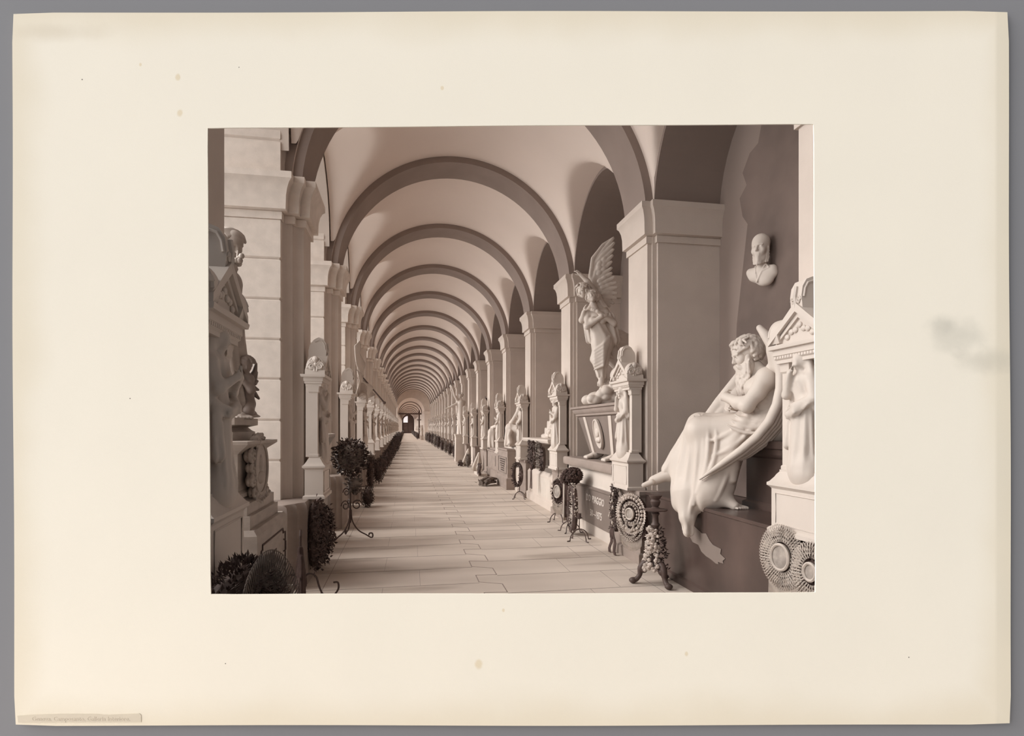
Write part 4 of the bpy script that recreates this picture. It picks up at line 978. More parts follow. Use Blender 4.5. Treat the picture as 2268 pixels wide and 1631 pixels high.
Dr.cap((-.38, -.01, 1.27), (-.30, -.01, .98), .135, .165, .04, (Y, .85), (7, .006, .5, 0, 0)); Dr.cap((-.30, -.01, .98), (-.335, -.03, .70), .160, .130, .05, (Y, .85), (7, .007, .3, 1, 0)); Dr.cap((-.335, -.03, .70), (-.32, -.03, .47), .128, .078, .04, (Y, .9), (7, .007, .2, 1, 0))
for i in range(7): Dr.path([(-.20 - .01 * i, -.12, 1.06 - .05 * i), (-.31, -.165, .93 - .055 * i), (-.44, -.10, .84 - .05 * i)], [.012, .02, .012], .03)
Dr.cap((-.17, .0, 1.38), (-.11, .02, 1.02), .075, .085, .04, None, (6, .012, .3, 0, 0)); Dr.cap((-.56, .04, 1.38), (-.50, .04, 1.02), .05, .05, .03, None, (5, .010, .2, 0, 0))
for i in range(7):
    a = (-.16, .15, 1.20 - .075 * i); Dr.path([a, (-.02, .19, 1.14 - .085 * i + .03 * math.sin(i)), (.14, .22, 1.10 - .06 * i), (.26, .24, 1.04 - .05 * i)], [.07, .075, .05, .022], .03, None, (4, .010, .3, i, 0))
Dr.build('robe', ma, an)
Hr = Carve(.008)
Hr.ell((-.61, .03, 1.82), (.105, .10, .095), .02); curls(Hr, (-.61, .02, 1.82), (.11, .105, .10), 70, .021, 3, lambda v: v[0] > -.55 or v[2] > .35, (1, 0, 0)); Hr.ell((-.68, -.04, 1.76), (.07, .07, .075), .012, None, -1)
Hr.ell((-.465, -.02, 1.71), (.095, .09, .095), .02); curls(Hr, (-.465, -.02, 1.71), (.10, .095, .10), 55, .018, 8, lambda v: v[1] > -.35 or v[2] > .62, (1, 0, 0)); Hr.ell((-.485, -.13, 1.685), (.066, .06, .085), .012, None, -1)
for i in range(5): Hr.path([(-.40, .0, 1.72), (-.33 + .01 * i, .0 + .01 * i, 1.64), (-.28 + .015 * i, .02, 1.55)], [.03, .024, .010], .01)
Hr.build('hair', ma, an)
Wg = Carve(.0085); n_ = (.25, -1, 0); e_ = [np.array(p) for p in ((-.29, .20, 1.66), (-.385, .20, 1.85), (-.45, .19, 2.08), (-.42, .18, 2.36), (-.26, .17, 2.58), (-.095, .16, 2.70))]
Wg.path(e_, [.055, .055, .048, .038, .028, .012], .02, (n_, .55))
fan = [((-.10, 2.68), (-.42, 2.28)), ((-.09, 2.60), (-.43, 2.22)), ((-.10, 2.50), (-.43, 2.15)), ((-.115, 2.40), (-.43, 2.10)), ((-.13, 2.30), (-.42, 2.04)), ((-.13, 2.20), (-.41, 1.99)), ((-.13, 2.12), (-.40, 1.94)),
       ((-.085, 2.05), (-.38, 1.90)), ((-.055, 1.97), (-.36, 1.86)), ((-.04, 1.89), (-.35, 1.82)), ((-.045, 1.80), (-.34, 1.78)), ((-.06, 1.72), (-.33, 1.74)), ((-.10, 1.64), (-.32, 1.70)), ((-.16, 1.59), (-.31, 1.66))]
for i, (tp, rt) in enumerate(fan):
    a, b = np.array((rt[0], .19 - .004 * (i % 2), rt[1])), np.array((tp[0], .15 - .006 * (i % 2), tp[1])); Wg.path([a, a * .45 + b * .55 + np.array((.012, 0, .01)), b], [.034, .040, .024], .003, (n_, .36))
for row, f2 in ((.38, 9), (.62, 8)):
    for i in range(f2):
        tp, rt = fan[min(len(fan) - 1, 2 + int(i * 1.35))]; c = np.array((rt[0] + (tp[0] - rt[0]) * row * .9, .155, rt[1] + (tp[1] - rt[1]) * row * .9)); Wg.ell(c, (.055, .016, .036), .004, np.array([unit((tp[0] - rt[0], 0, tp[1] - rt[1])), (0, 1, 0), unit((-(tp[1] - rt[1]), 0, tp[0] - rt[0]))]))
Wg.cap((-.41, .185, 1.85), (-.22, .17, 2.46), .10, .05, .01, (n_, .22)); Wg.ell((-.20, .175, 1.84), (.125, .018, .20), .006); Wg.cap((-.29, .20, 1.64), (-.30, .15, 1.52), .06, .06, .04)
Wg.build('wing', ma, an)
# ------------------------------------------------------------------ first courtyard bay: tiered monument with a standing young woman
lb = empty('tomb', (-1.75, 5.42, 0), 0, 'tiered shade-toned marble tomb with lettered front block and rose medallion, first courtyard bay', 'tomb')
t = MB(); t.rect(-.55, .60, -.56, .62, [(0, .05), (.14, .05), (.15, 0), (.84, 0), (.88, -.03)]); t.rect(-.53, .53, -.49, .53, [(.86, .0), (.985, 0), (.99, -.03), (1.08, -.03), (1.09, -.06), (1.13, -.12), (1.15, -.13)]); t.build('base', mg, lb, smooth=True, ang=30)
t = MB(); pts = [(.604, -.44, .20), (.604, -.44, .70), (.604, -.40, .70), (.604, -.40, .74), (.604, .40, .74), (.604, .40, .70), (.604, .50, .70), (.604, .50, .20)]
t.tube(pts, .008, 5, close=True)
for y_, z_ in ((-.36, .58), (.42, .58), (.42, .30)): t.tube([(.604, y_, z_ - .06), (.625, y_, z_ - .04), (.625, y_, z_ + .04), (.604, y_, z_ + .06)], .007, 5)
o = t.build('front_panel', M['inkline'], lb)
q = random.Random(2)
for i, (w_, z_) in enumerate(((.28, .60), (.20, .545), (.34, .49), (.26, .44))):
    t = MB(); x_ = -w_ / 2
    while x_ < w_ / 2:
        l_ = q.uniform(.012, .04); t.box(.6005, .603, x_, min(w_ / 2, x_ + l_), z_ - .012, z_ + .012); x_ += l_ + .012
    t.build('cut_lettering', M['inkline'], lb)
t = MB(); t.rect(-.42, .42, -.42, .46, [(1.13, .03), (1.16, .03), (1.18, 0), (1.48, 0), (1.50, .02), (1.53, .06), (1.56, .10), (1.585, .10), (1.59, .06)]); t.rect(-.34, .36, -.34, .38, [(1.585, 0), (1.66, 0), (1.67, -.02), (1.70, -.05), (1.72, .02), (1.78, .02)]); t.build('pedestal', mg, lb, smooth=True, ang=30)
t = MB(); nn = 32
t.extrude([(.44, .04 + .235 * math.cos(2 * PI * i / nn), 1.34 + .235 * math.sin(2 * PI * i / nn)) for i in range(nn)], (.05, 0, 0))
t.tube([(.49, .04 + .225 * math.cos(2 * PI * i / nn), 1.34 + .225 * math.sin(2 * PI * i / nn)) for i in range(nn)], .018, 7, close=True)
t.ball((.48, .04, 1.38), .08, 10, (.4, .8, 1.1)); t.ball((.48, .04, 1.26), .11, 10, (.35, 1.1, .55)); o = t.build('medallion', mg, lb, smooth=True); o['label'] = 'round relief portrait medallion'
Rz = Carve(.0065); q = random.Random(31)
for i in range(44):
    a = q.uniform(1.2, 5.4); c = np.array((.455 + q.uniform(0, .03), .04 + .30 * math.cos(a) * q.uniform(.85, 1.25), 1.34 + .27 * math.sin(a)))
    for j in range(5):
        b = j * 1.26; Rz.ell(c + np.array((.015, .028 * math.cos(b), .028 * math.sin(b))), (.014, .021, .021), .0015)
    Rz.ell(c + np.array((.03, 0, 0)), (.018, .016, .016), .003); Rz.ell(c - np.array((.012, 0, 0)), (.022, .040, .040), .002)
o = Rz.build('rose_garland', mg, lb); o['label'] = 'carved roses around the medallion'
yw = empty('statue', (-1.55, 5.6, 1.785), -YAW, 'shade-toned marble statue of a young woman bowing her head over a flower', 'statue')
Yw = Carve(.0095)
Yw.cap((-.06, 0, .82), (-.05, 0, 1.20), .125, .15, .05, (Y, .85)); Yw.cap((-.09, .15, 1.24), (-.04, -.15, 1.25), .065, .065, .05); Yw.cap((-.05, 0, 1.28), (-.0, -.01, 1.42), .052, .046, .03)
head(Yw, (.025, -.02, 1.555), (.75, -.45, -.62), .125, k=.018)
arm(Yw, (-.03, -.16, 1.235), (.035, -.20, 1.03), (.085, -.13, 1.27), (.055, .046, .032)); hand(Yw, (.085, -.13, 1.27), (.2, .05, 1), (.9, -.4, -.1), .15, .75, 1, -1, .008)
arm(Yw, (-.10, .16, 1.235), (.02, .16, 1.0), (.10, .0, .95), (.055, .046, .032)); hand(Yw, (.10, .0, .95), (.3, -1, .1), (1, .2, .2), .14, .4, 1, 1, .008)
foot(Yw, (.06, -.08, .04), (.8, -.6, -.05), .22); Yw.cap((-.03, -.05, .9), (.04, -.08, .06), .09, .05, .04)
Yw.build('body', mg, yw)
Yd = Carve(.0105)
Yd.cap((-.06, 0, 1.17), (-.05, 0, .80), .150, .145, .04, (Y, .9), (8, .008, .3, 0, 0)); Yd.cap((-.05, 0, .84), (-.04, -.01, .04), .155, .235, .05, (Y, .85), (12, .016, .12, 0, 1)); Yd.cap((-.01, -.10, .80), (.05, -.12, .08), .08, .10, .05, None, (5, .010, .1, 0, 1))
Yd.cap((-.10, .0, 1.25), (-.20, .02, .50), .10, .13, .05, None, (6, .012, .15, 2, 1)); Yd.path([(-.18, -.10, .85), (-.03, -.18, .72), (.12, -.10, .80)], [.04, .05, .035], .03, None, (4, .008, .4, 0, 0))
for i in range(4): ridge(Yd, (.06 - .03 * i, -.17, .78), (.02 - .06 * i, -.24, .45), (-.10 - .04 * i, -.20, .10), .018)
Yd.cap((.02, -.02, .015), (-.06, .02, .015), .24, .24, .02, ((0, 0, 1), .12)); Yd.build('robe', mg, yw, cut=.003)
Yh = Carve(.008); hf3 = (.75, -.45, -.62); f_, l_, u_ = axes(hf3); hc3 = np.array((.0, .0, 1.585))
Yh.ell(hc3 - f_ * .02 + u_ * .01, (.118, .104, .108), .02, np.array([f_, l_, u_])); Yh.ell(hc3 + f_ * .105 - u_ * .05, (.060, .09, .080), .012, np.array([f_, l_, u_]), -1)
for i in range(15):
    a = -1 + 2 * i / 14; Yh.path([hc3 + f_ * .07 + l_ * .085 * a + u_ * .085 * (1 - .4 * a * a), hc3 - f_ * .01 + l_ * .10 * a + u_ * .105 * (1 - .3 * a * a), hc3 - f_ * .10 + l_ * .06 * a + u_ * .05], [.014, .017, .014], .004)
Yh.ell(hc3 - f_ * .13 + u_ * .02, (.045, .05, .045), .012); curls(Yh, hc3 - f_ * .13 + u_ * .02, .045, 16, .014, 4); Yh.build('hair', mg, yw)
fw = MB(); q = random.Random(8)
for i in range(7): fw.ball((.125 + q.uniform(-.025, .03), -.10 + q.uniform(-.03, .03), 1.40 + q.uniform(-.05, .06)), .026, 7)
fw.tube([(.10, -.11, 1.30), (.12, -.11, 1.47)], .010, 5); fw.build('flower', mg, yw, smooth=True, ang=180)
pt = empty('cherub', (-1.43, 5.58, 1.785), -YAW, 'small dark kneeling cherub statue beside the young woman', 'statue')
Pc = Carve(.009); Pc.cap((0, 0, .14), (.01, 0, .34), .085, .075, .04); head(Pc, (.03, -.03, .47), (.5, -.8, -.3), .075, k=.012); curls(Pc, (.03, -.01, .485), .068, 30, .015, 3, lambda v: v[2] > .0)
arm(Pc, (.06, -.02, .35), (.10, -.08, .24), (.04, -.12, .33), (.035, .03, .022)); hand(Pc, (.04, -.12, .33), (-.5, -.2, .9), (.5, -.8, 0), .07, .3); arm(Pc, (-.05, -.02, .35), (-.09, -.07, .24), (.0, -.12, .31), (.035, .03, .022)); hand(Pc, (.0, -.12, .31), (.3, -.2, .9), (-.5, -.8, 0), .07, .3, 1, -1)
Pc.cap((.04, 0, .12), (.08, -.10, .06), .06, .05, .03); Pc.cap((-.04, 0, .12), (-.06, -.11, .06), .06, .05, .03); Pc.cap((.08, -.10, .05), (.05, .08, .035), .045, .03, .02); Pc.cap((-.06, -.11, .05), (-.05, .08, .035), .045, .03, .02)
Pc.ell((.0, .02, .02), (.12, .11, .025), .01); Pc.build('body', M['midmarble'], pt, cut=.003)
for s_ in (-1, 1):
    Pw = Carve(.007)
    for i in range(5): Pw.path([(.02 * s_, .06, .36 - .02 * i), (.05 * s_, .10, .42 - .05 * i), (.055 * s_ + .006 * i * s_, .12, .50 - .08 * i)], [.02, .024, .012], .004)
    Pw.build('wing', M['midmarble'], pt)

# ------------------------------------------------------------------ wreaths, stands, ribbons, plants
def disc_wreath(name, loc, rz, R, label, rows, core, fringe=0, chains=(), cat='wreath', group=None, aspect=1.25, tilt=0.0, drop=0):
    """hanging wreath facing local -y; x across, z up: dark body, rings of petals or loops, picture or boss, swags and fringe"""
    r = empty(name, loc, rz, label, cat, group); r.rotation_euler = (tilt, 0, rz)
    b = MB(); q = random.Random(len(label)); e = lambda a, k: (R * k * math.cos(a), R * k * aspect * math.sin(a))
    n = 36
    if drop: b.extrude([(R * .98 * math.cos(2 * PI * i / n), .012, -R * .62 + R * .98 * math.sin(2 * PI * i / n)) for i in range(n)], (0, .045, 0))
    b.extrude([(e(2 * PI * i / n, .93)[0], .0, e(2 * PI * i / n, .93)[1]) for i in range(n)], (0, .05, 0))
    for i in range(220):
        a, k = q.uniform(0, 2 * PI), q.uniform(.45, 1.02); x, z = e(a, k); b.leaf((x, -.01, z), (q.uniform(-1, 1), -q.uniform(.1, .5), q.uniform(-1, 1)), (0, -1, 0), .05, .013)
    b.build('leaf_backing', M['black'], r)
    for k, s_, m, nn in rows:
        t = MB()
        for i in range(nn):
            a = 2 * PI * i / nn; x, z = e(a, k)
            dx, dz = math.cos(a), math.sin(a)
            if m == 'loop': t.tube([(x + s_ * (dx * (c - .2) - dz * w_ * .35), -.03 - .012 * (1 - abs(c - .5)), z + s_ * (dz * (c - .2) + dx * w_ * .35)) for c, w_ in ((0, -.3), (.5, -.6), (1.1, -.4), (1.3, 0), (1.1, .4), (.5, .6), (0, .3))], .0032, 4)
            else:
                for c in (-.5, 0, .5): t.leaf((x, -.02, z), (dx + c * -dz, -.35, dz + c * dx), (0, -1, 0), s_ * 1.2, s_ * .30)
                t.ball((x, -.035, z), s_ * .34, 6)
        t.build('petal_ring' if m != 'loop' else 'bead_loops', M['petal'] if m != 'loop' else M['bead'], r)
    if core:
        t = MB(); t.extrude([(e(a, core)[0], -.055, e(a, core)[1]) for a in (2 * PI * i / n for i in range(n))], (0, .03, 0)); o = t.build('portrait', M['picture'], r)
        t = MB(); t.tube([(e(a, core)[0], -.055, e(a, core)[1]) for a in (2 * PI * i / n for i in range(n))], .012, 6, close=True); t.build('frame', M['bead'], o, smooth=True)
    for k, d in chains:
        t = MB()
        for i in range(17):
            a = PI + PI * i / 16; x = R * k * math.cos(a); z = -R * .45 * aspect + (R * d) * math.sin(a); u2 = PI + PI * (i + .5) / 16
            t.tube([(x + .014 * math.cos(j * PI / 3), -.05, z + .014 * math.sin(j * PI / 3)) for j in range(6)], .0042, 4, close=True)
            if i < 16: t.ball((R * k * math.cos(u2), -.05, -R * .45 * aspect + R * d * math.sin(u2)), .009, 5)
        t.build('bead_chain', M['bead'], r)
    if fringe:
        t = MB(); 
        for i in range(25):
            x = (i / 24 - .5) * R * 1.5; z = -R * aspect * math.sqrt(max(.05, 1 - (x / R) ** 2)) * .98 - drop
            t.tube([(x, -.02, z + .02), (x + .008, -.03, z - fringe * .5), (x, -.025, z - fringe)], .0055, 4)
        t.build('fringe', M['bead'], r)
    return r
disc_wreath('wreath', (2.70, 6.68, .655), -PI / 2 + .45, .215, 'round dark wreath with two pale petal rings hanging on the second wall pier plinth', [(.84, .060, 'petal', 26), (.48, .042, 'petal', 18)], .28, .09, ((.30, .45), (.62, .85), (.95, 1.0)), aspect=1.08, drop=.13)
disc_wreath('wreath', (2.74, 3.85, .75), -PI / 2 + .25, .165, 'oval beaded wreath with a pale portrait hanging on the first wall pier plinth', [(.94, .045, 'loop', 64), (.82, .045, 'loop', 56), (.70, .04, 'loop', 48), (.58, .03, 'loop', 40)], .46, .17, (), aspect=1.22)
disc_wreath('wreath', (2.74, 3.53, .72), -PI / 2 + .25, .13, 'smaller wire bead wreath with a round boss beside the oval beaded wreath', [(.95, .045, 'loop', 48), (.80, .045, 'loop', 40), (.62, .04, 'loop', 32)], .36, .16, (), aspect=1.25)
# long dark palm bouquet with ribbon, left of the round wreath
def palm(loc, rz, label, L=.55, ribbon=.5, flowers=6, seed=1, w=.13):
    r = empty('palm_bouquet', loc, rz, label, 'bouquet'); t = MB(); q = random.Random(seed)
    for i in range(420):
        z = q.uniform(-.1, L); ww = w * (1 - (z / L) ** 2 * .75); t.leaf((q.uniform(-ww, ww), q.uniform(-.05, .03), z), (q.uniform(-1, 1), q.uniform(-.6, .2), q.uniform(-.2, 1.2)), (0, -1, 0), q.uniform(.035, .06), .013)
    t.tube([(0, .02, -.12), (0, .01, L * .8)], .03, 6); t.build('leaves', M['leaf'], r)
    t = MB()
    for i in range(flowers): t.ball((q.uniform(-w, w) * .8, -.06, q.uniform(0, L * .9)), q.uniform(.014, .024), 7, (1, .6, 1.3))
    t.build('blossoms', M['bead'], r, smooth=True, ang=180)
    if ribbon:
        for s_ in (-1, 1):
            t = MB(); n = 8; a = [(.02 * s_ + s_ * .012 * i, -.045 - .012 * math.sin(i * 1.3), -.08 - ribbon * i / n) for i in range(n + 1)]
            for p, q2 in zip(a[:-1], a[1:]): t.add([(p[0] - .032, p[1], p[2]), (p[0] + .032, p[1] + .006, p[2]), (q2[0] + .032, q2[1] + .006, q2[2]), (q2[0] - .032, q2[1], q2[2]), (p[0] - .032, p[1] + .008, p[2]), (p[0] + .032, p[1] + .014, p[2]), (q2[0] + .032, q2[1] + .014, q2[2]), (q2[0] - .032, q2[1] + .008, q2[2])], [(0, 1, 2, 3), (4, 7, 6, 5), (0, 3, 7, 4), (1, 5, 6, 2)])
            t.build('ribbon', M['black'], r)
    return r
palm((2.77, 7.46, .42), -PI / 2, 'tall dark palm bouquet with long black ribbons beside the round wreath', .50, .38, 8, 3, .10)
# candlestick wound with flowers at the corner of the dark tomb
cs = empty('candlestick', (2.66, 5.93, 0), .4, 'tall dark candlestick on clawed feet wound with pale flowers', 'candlestick')
t = MB(); t.lathe([(.05, .17), (.07, .20), (.045, .24), (.035, .30), (.05, .34), (.038, .40), (.034, .62), (.05, .645), (.034, .67), (.03, .74), (.045, .765), (.03, .79), (.125, .80), (.13, .812), (.05, .825), (.03, .84), (.045, .86), (.055, .90), (.04, .92), (.07, .955), (.072, .965), (.02, .965)], n=20); t.build('shaft', M['iron'], cs, smooth=True, ang=50)
for i in range(3):
    a = 2 * PI * i / 3 + .3; t = MB(); d = lambda r_, z: (r_ * math.cos(a), r_ * math.sin(a), z)
    t.tube(sm([d(.03, .22), d(.10, .235), d(.155, .17), d(.165, .10), d(.20, .05), d(.24, .035)], 4), [.03, .033, .035, .038, .04, .039, .038, .037, .036, .033, .03, .028, .026, .026, .026, .027, .028, .029, .03, .032, .034], 8); t.ball(d(.24, .034), .044, 8, (1, 1, .75)); t.ball(d(.125, .16), .045, 8)
    t.build('foot', M['iron'], cs, smooth=True, ang=180)
t = MB(); q = random.Random(17); t2_ = MB()
for i in range(300):
    z = q.uniform(.16, .62); a = q.uniform(0, 6.28); r_ = .04 + .065 * (1 - (z - .16) / .5) + q.uniform(0, .03); c = (r_ * math.cos(a), r_ * math.sin(a), z); left = math.cos(a - 2.6) > -.2
    if left: t.ball(c, q.uniform(.014, .026), 6); t.leaf(c, (math.cos(a), math.sin(a), q.uniform(-.6, .9)), (0, 0, 1), q.uniform(.025, .04), .016)
    else: t2_.leaf(c, (math.cos(a), math.sin(a), q.uniform(-.6, .9)), (0, 0, 1), q.uniform(.03, .05), .016)
t.build('flowers', M['petal'], cs); t2_.build('leaves', M['leaf'], cs)
# iron wreath stand: upright rod, two arched feet
def stand(loc, rz, label, h=.95, foot_=.17, cup=False, group='iron wreath stands'):
    r = empty('wreath_stand', loc, rz, label, 'stand', group); t = MB(); t.tube([(0, 0, .16), (0, 0, h)], [.010, .006], 6); t.build('rod', M['iron'], r)
    for k in range(2):
        t = MB(); a0 = k * PI / 2; t.tube([(foot_ * math.cos(b) * math.cos(a0), foot_ * math.cos(b) * math.sin(a0), .012 + .16 * math.sin(b)) for b in (PI * i / 14 for i in range(15))], .008, 6)
        for s_ in (-1, 1): t.tube([(s_ * foot_ * math.cos(a0), s_ * foot_ * math.sin(a0), .010), (s_ * (foot_ + .05) * math.cos(a0), s_ * (foot_ + .05) * math.sin(a0), .009)], .009, 6)
        t.build('leg', M['iron'], r)
    if cup: t = MB(); t.lathe([(.01, h - .02), (.045, h), (.045, h + .008), (.028, h + .01), (.03, h + .07), (.02, h + .07)], n=12); t.build('candle_cup', M['iron'], r)
    return r
stand((2.70, 10.16, 0), .2, 'iron stand holding the oval portrait wreath beside the third wall pier', .98)
disc_wreath('wreath', (2.685, 10.05, .56), -PI / 2 + .45, .20, 'oval leafy wreath with a portrait on an iron stand before the third wall pier', [(.88, .035, 'petal', 26)], .42, .16, (), aspect=1.3)
stand((2.63, 9.15, 0), .9, 'iron stand under the black plume before the lettered tomb', 1.02)
pb = empty('mourning_plume', (2.64, 9.12, .93), 0, 'bulky black mourning plume with hanging crape before the lettered tomb', 'wreath')
t = MB(); q = random.Random(6)
for i in range(420):
    a = q.uniform(0, 6.28); b = q.uniform(-1.2, 1.5); dy = .27 * math.cos(b) * math.sin(a); c = (.15 * math.cos(b) * math.cos(a), dy, -.03 + .12 * math.sin(b) - .30 * max(-.12, dy)); t.ball(c, q.uniform(.016, .03), 5)
    if i % 2: t.leaf(c, (math.cos(a), math.sin(a), math.sin(b)), (0, 0, 1), q.uniform(.03, .045), .02)
t.ball((0, 0, -.03), .13, 10, (.9, 1.7, .85)); t.build('rosette', M['black'], pb)
for dy, L_ in ((.17, .62), (.06, .42)):
    S = Carve(.011); S.cap((-.03, dy, -.05), (-.04, dy + .03, -.05 - L_), .07, .045, .02, None, (5, .010, .2, dy * 9, 0)); S.build('crape', M['black'], pb)
t = MB(); t.tube([(-.10, .07, -.12), (-.11, .075, -.70)], [.016, .016], 6); t.build('pale_streamer', M['cloth'], pb)
pl_ = empty('bead_wreath', (2.60, 8.92, .50), .0, 'long drooping wreath of pale beads hanging below the black plume', 'wreath')
t = MB(); q = random.Random(9)
for s_ in (-1, 1):
    for i in range(130):
        f = q.random(); z = .32 - .78 * f; w = .05 + .12 * math.sin(PI * min(1, f * 1.05)); t.ball((q.uniform(-.03, .03), s_ * w + q.uniform(-.045, .045), z), q.uniform(.008, .015), 5)
for i in range(90): t.tube([(q.uniform(-.03, .03), q.uniform(-.13, .13), z) for z in (lambda z0: (z0, z0 - .03, z0 - .05))(q.uniform(-.4, .25))], .005, 4)
t.build('beads', M['bead'], pl_)
t = MB(); t.tube([(0, .16 * math.sin(a), -.08 - .36 * math.cos(a) * (1 if math.cos(a) > 0 else .95)) for a in (2 * PI * i / 24 for i in range(24))], .045, 7, close=True)
for i in range(120): a = q.uniform(0, 6.28); t.leaf((q.uniform(-.03, .03), .16 * math.sin(a), -.08 - .36 * math.cos(a)), (q.uniform(-1, .2), q.uniform(-1, 1), q.uniform(-1, 1)), (0, 0, 1), .06, .014)
t.build('leaf_ring', M['leaf'], pl_)
stand((2.56, 8.42, 0), .35, 'low iron candle stand with one cup before the lettered tomb', .34, .17, True)
# courtyard side near the camera
wr = empty('wreath', (-.74, 2.98, .60), 0, 'large dark leafy wreath with looping pale beads leaning on the first courtyard pier', 'wreath'); wr.rotation_euler = (0, -.12, -.12); wr.scale = (.9, .9, .9)
t = MB(); q = random.Random(22); ring_ = [(.03 * math.sin(i * .5), .38 * math.cos(2 * PI * i / 60), .40 * math.sin(2 * PI * i / 60)) for i in range(60)]
t.tube(ring_, .085, 12, close=True)
for i in range(5200):
    a = q.uniform(0, 6.28); b = q.uniform(0, 6.28); d = (math.sin(b), math.cos(a) * math.cos(b), math.sin(a) * math.cos(b)); rr = q.uniform(.085, .125); c = (d[0] * rr, .38 * math.cos(a) + d[1] * rr, .40 * math.sin(a) + d[2] * rr); t.leaf(c, (d[0] + q.uniform(-.8, .8), d[1] + q.uniform(-.8, .8), d[2] + q.uniform(-.8, .8)), (0, .3, 1), q.uniform(.028, .05), .008)
t.build('leaves', M['leaf'], wr)
t = MB()
for i in range(110):
    a = 2 * PI * i / 110; c = (.10, .38 * math.cos(a), .40 * math.sin(a)); R2 = lambda k, s_: (c[0] + .05 * math.sin(k * .5), .38 * math.cos(a) * (1 + s_) + .014 * math.sin(k) * math.sin(a), .40 * math.sin(a) * (1 + s_) - .014 * math.sin(k) * math.cos(a))
    t.tube(sm([R2(0, -.15), R2(1.2, .05), R2(2.4, .30), R2(3.4, .36), R2(4.4, .30), R2(5.4, .05), R2(6.2, -.15)], 3), .0028, 4)
t.build('bead_loops', M['leaf_pale'], wr)
def scroll(c, r0, n, turns, s_=1, pl=(0, 1, 0)):
    return [Vector(c) + (Vector(pl) * math.cos(a * s_) + Vector((0, 0, 1)) * math.sin(a * s_)) * r0 * (1 - .75 * i / n) for i in range(n + 1) for a in (i / n * turns * 2 * PI,)]
ws = empty('scroll_stand', (-.84, 4.95, 0), .1, 'wrought iron scroll stand with a black ribbon before the tiered tomb', 'stand')
t = MB(); t.tube([(0, 0, .10), (0, 0, .82), (.0, .02, .86), (0, .05, .84), (0, .05, .80)], .011, 7); t.build('rod', M['iron'], ws)
for i in range(3):
    a = 2 * PI * i / 3 + .5; d = Vector((math.cos(a), math.sin(a), 0)); t = MB(); t.tube(sm([d * r_ + Vector((0, 0, z)) for r_, z in ((.0, .42), (.06, .50), (.13, .47), (.16, .38), (.20, .30), (.27, .27), (.33, .32), (.33, .38), (.29, .39))]), .008, 6); t.tube(sm([d * r_ + Vector((0, 0, z)) for r_, z in ((0, .12), (.10, .10), (.20, .03), (.26, .012))]), .009, 6); t.build('scroll_leg', M['iron'], ws)
S = Carve(.009); S.cap((.0, -.02, .72), (.0, -.03, .44), .022, .045, .02, None, (4, .008, .1, 0, 1)); S.cap((.01, -.06, .66), (.01, -.07, .36), .018, .034, .02, None, (4, .008, .1, 2, 1)); S.build('ribbon', M['black'], ws)
fs = empty('flower_stand', (-.83, 9.15, 0), 0, 'tall wrought iron stand topped by a dark flower ball by the third courtyard pier', 'stand')
t = MB(); t.tube([(0, 0, .25), (0, 0, 1.05)], .014, 7); t.build('pole', M['iron'], fs)
for i in range(3):
    a = 2 * PI * i / 3 - .2; d = Vector((math.cos(a), math.sin(a), 0)); t = MB(); t.tube(sm([d * r_ + Vector((0, 0, z)) for r_, z in ((.012, .45), (.03, .28), (.12, .14), (.24, .07), (.31, .03), (.34, .04), (.335, .09), (.29, .09), (.285, .06))]), .011, 6); t.tube(scroll((.10 * d.x, .10 * d.y, .52), .085, 16, 1.4, 1, d), .010, 5); t.tube(scroll((.08 * d.x, .08 * d.y, .72), .07, 16, 1.4, 1, d), .009, 5); t.build('scroll_leg', M['iron'], fs)
def leafball(n, R_, seed, m=None, l=.09, w=.03, flat=1.0):
    t = MB(); q = random.Random(seed); t.ball((0, 0, 0), R_ * .72, 10, (1, 1, flat))
    for i in range(n):
        v = Vector((q.gauss(0, 1), q.gauss(0, 1), q.gauss(0, 1))).normalized(); c = v * R_ * q.uniform(.55, .95); c.z *= flat; t.leaf(c, v + Vector((q.uniform(-.8, .8), q.uniform(-.8, .8), q.uniform(-.6, .8))), (0, 0, 1), q.uniform(.7, 1.2) * l, w)
    return t
b = leafball(900, .29, 3, None, .055, .024).build('flower_ball', M['leaf'], fs); b.location = (0, 0, 1.25)
b = leafball(170, .305, 5, None, .045, .020).build('blossoms', M['leaf_pale'], fs); b.location = (0, 0, 1.25)
b = leafball(90, .13, 6, None, .08, .024).build('flower_tuft', M['leaf_pale'], fs); b.location = (.05, 0, .84)
for lc, nm, sd, sc2 in (((-.98, 6.80, .50), 'dark hanging garland on the second courtyard pier plinth, front half', 4, (.10, .26, .44)), ((-.97, 7.35, .42), 'ragged dark garland at the back edge of the second courtyard pier plinth', 7, (.12, .22, .38))):
    t = MB(); q = random.Random(sd)
    for i in range(900):
        v = Vector((q.gauss(0, 1), q.gauss(0, 1), q.gauss(0, 1))).normalized() * q.uniform(.5, 1.0); c = (v.x * sc2[0], v.y * sc2[1], v.z * sc2[2]); t.leaf(c, (q.uniform(-.2, 1), q.uniform(-1, 1), q.uniform(-1, .7)), (1, 0, 0), q.uniform(.03, .06), .015)
    t.ball((-.03, 0, 0), .17, 8, (.5, 1.2, 2.2)); tag(t.build('garland', M['leaf'], None, lc), nm, 'garland')

